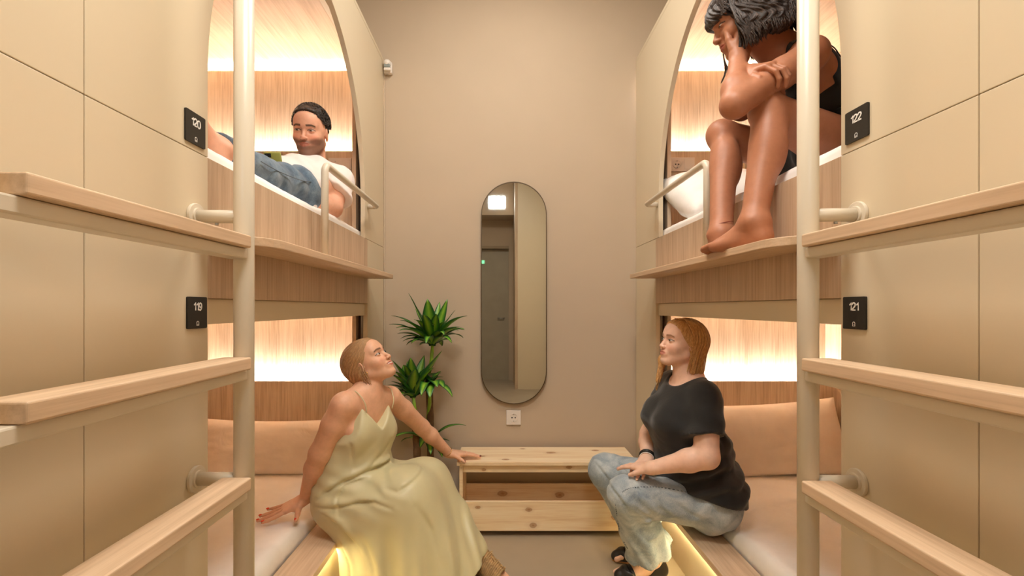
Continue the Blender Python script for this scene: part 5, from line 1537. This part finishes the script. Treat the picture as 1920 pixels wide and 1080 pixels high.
    def jd(P): return -.0045*np.sin((P @ nrm((.5, 1, .8)))*75+2.5*wob(P, 9, 1.))*np.exp(-((P[..., 1]-1.72)/.16)**2)-.003*wob(P, 28, 3.)
    jeans = solid('jeans', lo, hi, .0050, jp, M['bluedenim'], root, disp=jd, it=2, frac=.05)
    H, K, A = A3(HL), A3(KL), A3(AL)
    seam('side_seam', [H+np.array((.088, -.05, .02)), H*.5+K*.5+np.array((.079, 0, .01)), K+np.array((.066, 0, .008)), K*.5+A*.5+np.array((.058, 0, .006))], M['denimseam'], jeans, .0015)
    ph = empty('mobile_phone', (-.85, 1.76, 1.735), 'mobile phone in olive green case held up by the reclining man', 'phone')
    R4 = Matrix.Translation(W(512, 297, 1.745)) @ Matrix.Rotation(.35, 4, 'X') @ Matrix.Rotation(.18, 4, 'Z')
    def loc(bm): bmesh.ops.transform(bm, matrix=R4, verts=bm.verts); return bm
    obj('phone_case', loc(box(B(), -.030, .030, -.005, .005, -.055, .022, .0045, 3)), M['olive'], ph, True)
    obj('camera_block', loc(box(B(), -.026, -.004, -.0066, -.0051, .004, .0185, .0006)), M['black'], ph)
    for x in (-.0205, -.0095):
        b = B(); disc(b, (x, -.0076, .0112), (0, 1, 0), .0042, .0018, 20); obj('camera_lens', loc(b), M['black'], ph)
    return root
M['whitecotton'] = cloth('white_cotton_jersey', rgb(236, 226, 222), rough=.9, var=.02, wr=.2)
M['bluedenim'] = denim('mid_blue_denim', rgb(92, 112, 130), rgb(62, 80, 100), rgb(124, 142, 156))
M['olive'] = plain('olive_silicone', rgb(168, 166, 84), .5)
PEOPLE = [woman_green, woman_jeans, woman_black, man]
for fn in PEOPLE: fn()
# ------------------------------------------------------------------ potted dracaena in the corner
def leaf(bm, base, out, upv, length, width, droop, twist=0.0, seg=12):
    """strap leaf as a folded strip with thickness"""
    out = nrm(out); upv = nrm(upv); p = A3(base); d = nrm(out*math.cos(.0)+upv*.0)
    side = nrm(np.cross(out, upv)); pts = []; rows = []
    th = 0.0; step = length/seg; d = out.copy()
    for i in range(seg+1):
        t = i/seg
        wd = width*(math.sin(PI*min(1, .16+t*.84))**.75)*(1-.12*t) if i < seg else .0006
        if t < .12: wd = max(wd*.62, width*.3)
        n = nrm(np.cross(side, d)); sd = nrm(side*math.cos(twist*t)+n*math.sin(twist*t)); n2 = nrm(np.cross(sd, d))
        if n2[2] < 0 and abs(n2[2]) > .3: pass
        fold = .22*wd*(1-.5*t); wv = .05*wd*math.sin(9*t+length*40)
        row = []
        for a, lift in ((-1, fold+wv), (-.5, fold*.35), (0, 0), (.5, fold*.35), (1, fold-wv)):
            row.append(bm.verts.new(Vector(p+sd*a*wd/2+n2*lift)))
        rows.append(row)
        p = p+d*step
        ang = droop*step/length*(.35+1.5*t)
        d = nrm(d*math.cos(ang)-np.array((0, 0, 1.))*math.sin(ang))
    for a, b_ in zip(rows, rows[1:]):
        for k in range(4): bm.faces.new((a[k], a[k+1], b_[k+1], b_[k]))
def leaf_mat():
    m, nt, bs = new_mat('dracaena_leaf')
    at = N(nt, 'ShaderNodeAttribute'); at.attribute_name = 'across'
    f = noise(nt, coords(nt), 40, 3)
    base = ramp(nt, at.outputs['Fac'], [(0, rgb(150, 190, 60)), (.45, rgb(96, 154, 44)), (.70, rgb(44, 104, 36)), (1, rgb(30, 76, 30))])
    mix = N(nt, 'ShaderNodeMix', data_type='RGBA', blend_type='MULTIPLY'); mix.inputs[0].default_value = .6
    nt.links.new(base, mix.inputs[6]); nt.links.new(ramp(nt, f, [(.3, (.7,.75,.7,1)), (.7, (1,1,1,1))]), mix.inputs[7])
    nt.links.new(mix.outputs[2], bs.inputs['Base Color']); bs.inputs['Roughness'].default_value = .36
    return m
def plant():
    root = empty('potted_plant', (-.42, 2.53, 0), 'tall dracaena plant with glossy striped green leaves beside the pine bench', 'plant')
    lm = leaf_mat(); bark = plain('cane_bark', rgb(112, 84, 58), .9, var=.25, nscale=50, bmp=.5, bscale=70)
    px_ = lambda x, y, Y: A3(W(x, y, Y))
    b = B(); R_ = random.Random(3)
    prof = [(.085, 0), (.105, .02), (.125, .20), (.132, .215), (.132, .235), (.120, .235), (.114, .20), (0.0, .195)]
    n = 40; rings = []
    for r, z in prof: rings.append([b.verts.new((-.42+r*math.cos(2*PI*k/n), 2.53+r*math.sin(2*PI*k/n), z)) for k in range(n)] if r > 0 else [b.verts.new((-.42, 2.53, z))])
    b.faces.new(rings[0][::-1])
    for a, c in zip(rings, rings[1:]):
        for k in range(n):
            if len(c) == 1: b.faces.new((a[k], a[(k+1) % n], c[0]))
            else: b.faces.new((a[k], a[(k+1) % n], c[(k+1) % n], c[k]))
    obj('pot', b, plain('grey_pot', rgb(120, 110, 98), .6), root, True)
    canes = [(px_(804, 700, 2.54), (-.385, 2.53, .19), .019), (px_(780, 800, 2.50), (-.455, 2.50, .19), .020)]
    tops = []
    for top, bot, r in canes:
        pts = catmull([bot, A3(bot)*.5+top*.5+np.array((.006, 0, 0)), top], 8); b = B()
        tube(b, [Vector(p) for p in pts], [r*(1+.06*math.sin(i*2.1)) for i in range(len(pts))], 14); obj('cane', b, bark, root, True)
    stems = [(px_(804, 702, 2.54), px_(811, 648, 2.52)), (px_(780, 802, 2.50), px_(775, 745, 2.47)), (px_(802, 790, 2.54), px_(806, 722, 2.50))]
    for a, c in stems:
        b = B(); tube(b, [Vector(a), Vector((a+c)/2+np.array((.004, 0, 0))), Vector(c)], [.011, .010, .008], 10); obj('stem', b, lm, root, True)
    def add(base, px, py, Y, w=.05, droop=.6, rise=None, tw=0.0):
        w = w*1.5+.004
        """leaf whose tip ends near image point"""
        tip = px_(px, py, Y); v = tip-base; Ln = np.linalg.norm(v)
        o = nrm(v/Ln + np.array((0, 0, droop*.62)))
        bm = B(); leaf(bm, base, o, (0, 0, 1) if abs(o[2]) < .93 else (0, -1, 0), Ln*(1.06+.09*droop), w, droop, tw)
        nseg = 13; me = bpy.data.meshes.new('leaf'); bm.to_mesh(me); bm.free()
        ac = [abs(a) for _ in range(nseg) for a in (-1, -.5, 0, .5, 1)]
        at = me.attributes.new('across', 'FLOAT', 'POINT'); at.data.foreach_set('value', np.array(ac, np.float32))
        ob = link('leaf', me, lm, root, True); sm_ = ob.modifiers.new('thickness', 'SOLIDIFY'); sm_.thickness = .0012
        return ob
    c1 = px_(811, 648, 2.52)
    for t in [(768, 557, 2.50, .040, .15), (802, 566, 2.44, .060, .05), (838, 567, 2.50, .034, .15), (852, 588, 2.54, .026, .30), (874, 606, 2.44, .046, .95), (868, 637, 2.38, .044, 1.1),
              (736, 606, 2.50, .034, .95), (733, 624, 2.42, .036, .9), (752, 636, 2.36, .036, 1.0), (824, 572, 2.60, .036, .2), (780, 585, 2.58, .036, .3), (843, 668, 2.38, .030, 1.5), (775, 662, 2.42, .034, 1.5),
              (832, 648, 2.34, .034, 1.4), (756, 652, 2.56, .030, 1.2), (860, 622, 2.60, .030, .9), (795, 600, 2.34, .040, .5), (818, 598, 2.36, .040, .5), (800, 672, 2.36, .030, 1.8), (782, 640, 2.60, .03, .9)]:
        add(c1, *t[:3], w=t[3], droop=t[4])
    for i in range(16):
        a = i*2.4; add(c1, 806+62*math.cos(a), 628+28*math.sin(a)+8*(i % 3), 2.50+.13*math.sin(a+.7), w=.034, droop=.9+.3*(i % 3))
    c2 = px_(775, 745, 2.47)
    for i in range(12):
        a = i*2.4+1; add(c2, 778+52*math.cos(a), 722+30*math.sin(a), 2.46+.12*math.sin(a+.7), w=.032, droop=.9+.3*(i % 3))
    for t in [(826, 664, 2.42, .054, .10), (737, 683, 2.40, .058, .35), (770, 676, 2.36, .050, .1), (764, 682, 2.50, .040, .1), (728, 706, 2.40, .046, .6), (735, 722, 2.44, .034, .8), (795, 672, 2.54, .040, .2), (745, 765, 2.36, .034, 1.4),
              (812, 700, 2.36, .032, .7), (740, 742, 2.52, .03, 1.1), (778, 700, 2.34, .05, .4), (756, 690, 2.44, .046, .3)]:
        add(c2, *t[:3], w=t[3], droop=t[4])
    c3 = px_(806, 722, 2.50)
    for t in [(828, 748, 2.40, .040, 1.5), (820, 705, 2.50, .034, .5), (818, 745, 2.36, .042, 1.3), (795, 775, 2.36, .036, 1.6), (830, 770, 2.44, .028, 1.5), (826, 700, 2.56, .03, .6), (788, 700, 2.44, .036, .5), (806, 780, 2.42, .040, 1.7), (770, 770, 2.5, .03, 1.4)]:
        add(c3, *t[:3], w=t[3], droop=t[4])
    c4 = px_(803, 828, 2.50)
    for t in [(871, 813, 2.48, .030, 1.1), (742, 838, 2.40, .036, 1.2), (838, 836, 2.54, .026, .8), (790, 858, 2.38, .03, 1.5), (806, 882, 2.38, .034, 1.7), (760, 845, 2.56, .03, 1.0), (815, 880, 2.44, .028, 1.6)]:
        add(c4, *t[:3], w=t[3], droop=t[4])
plant()
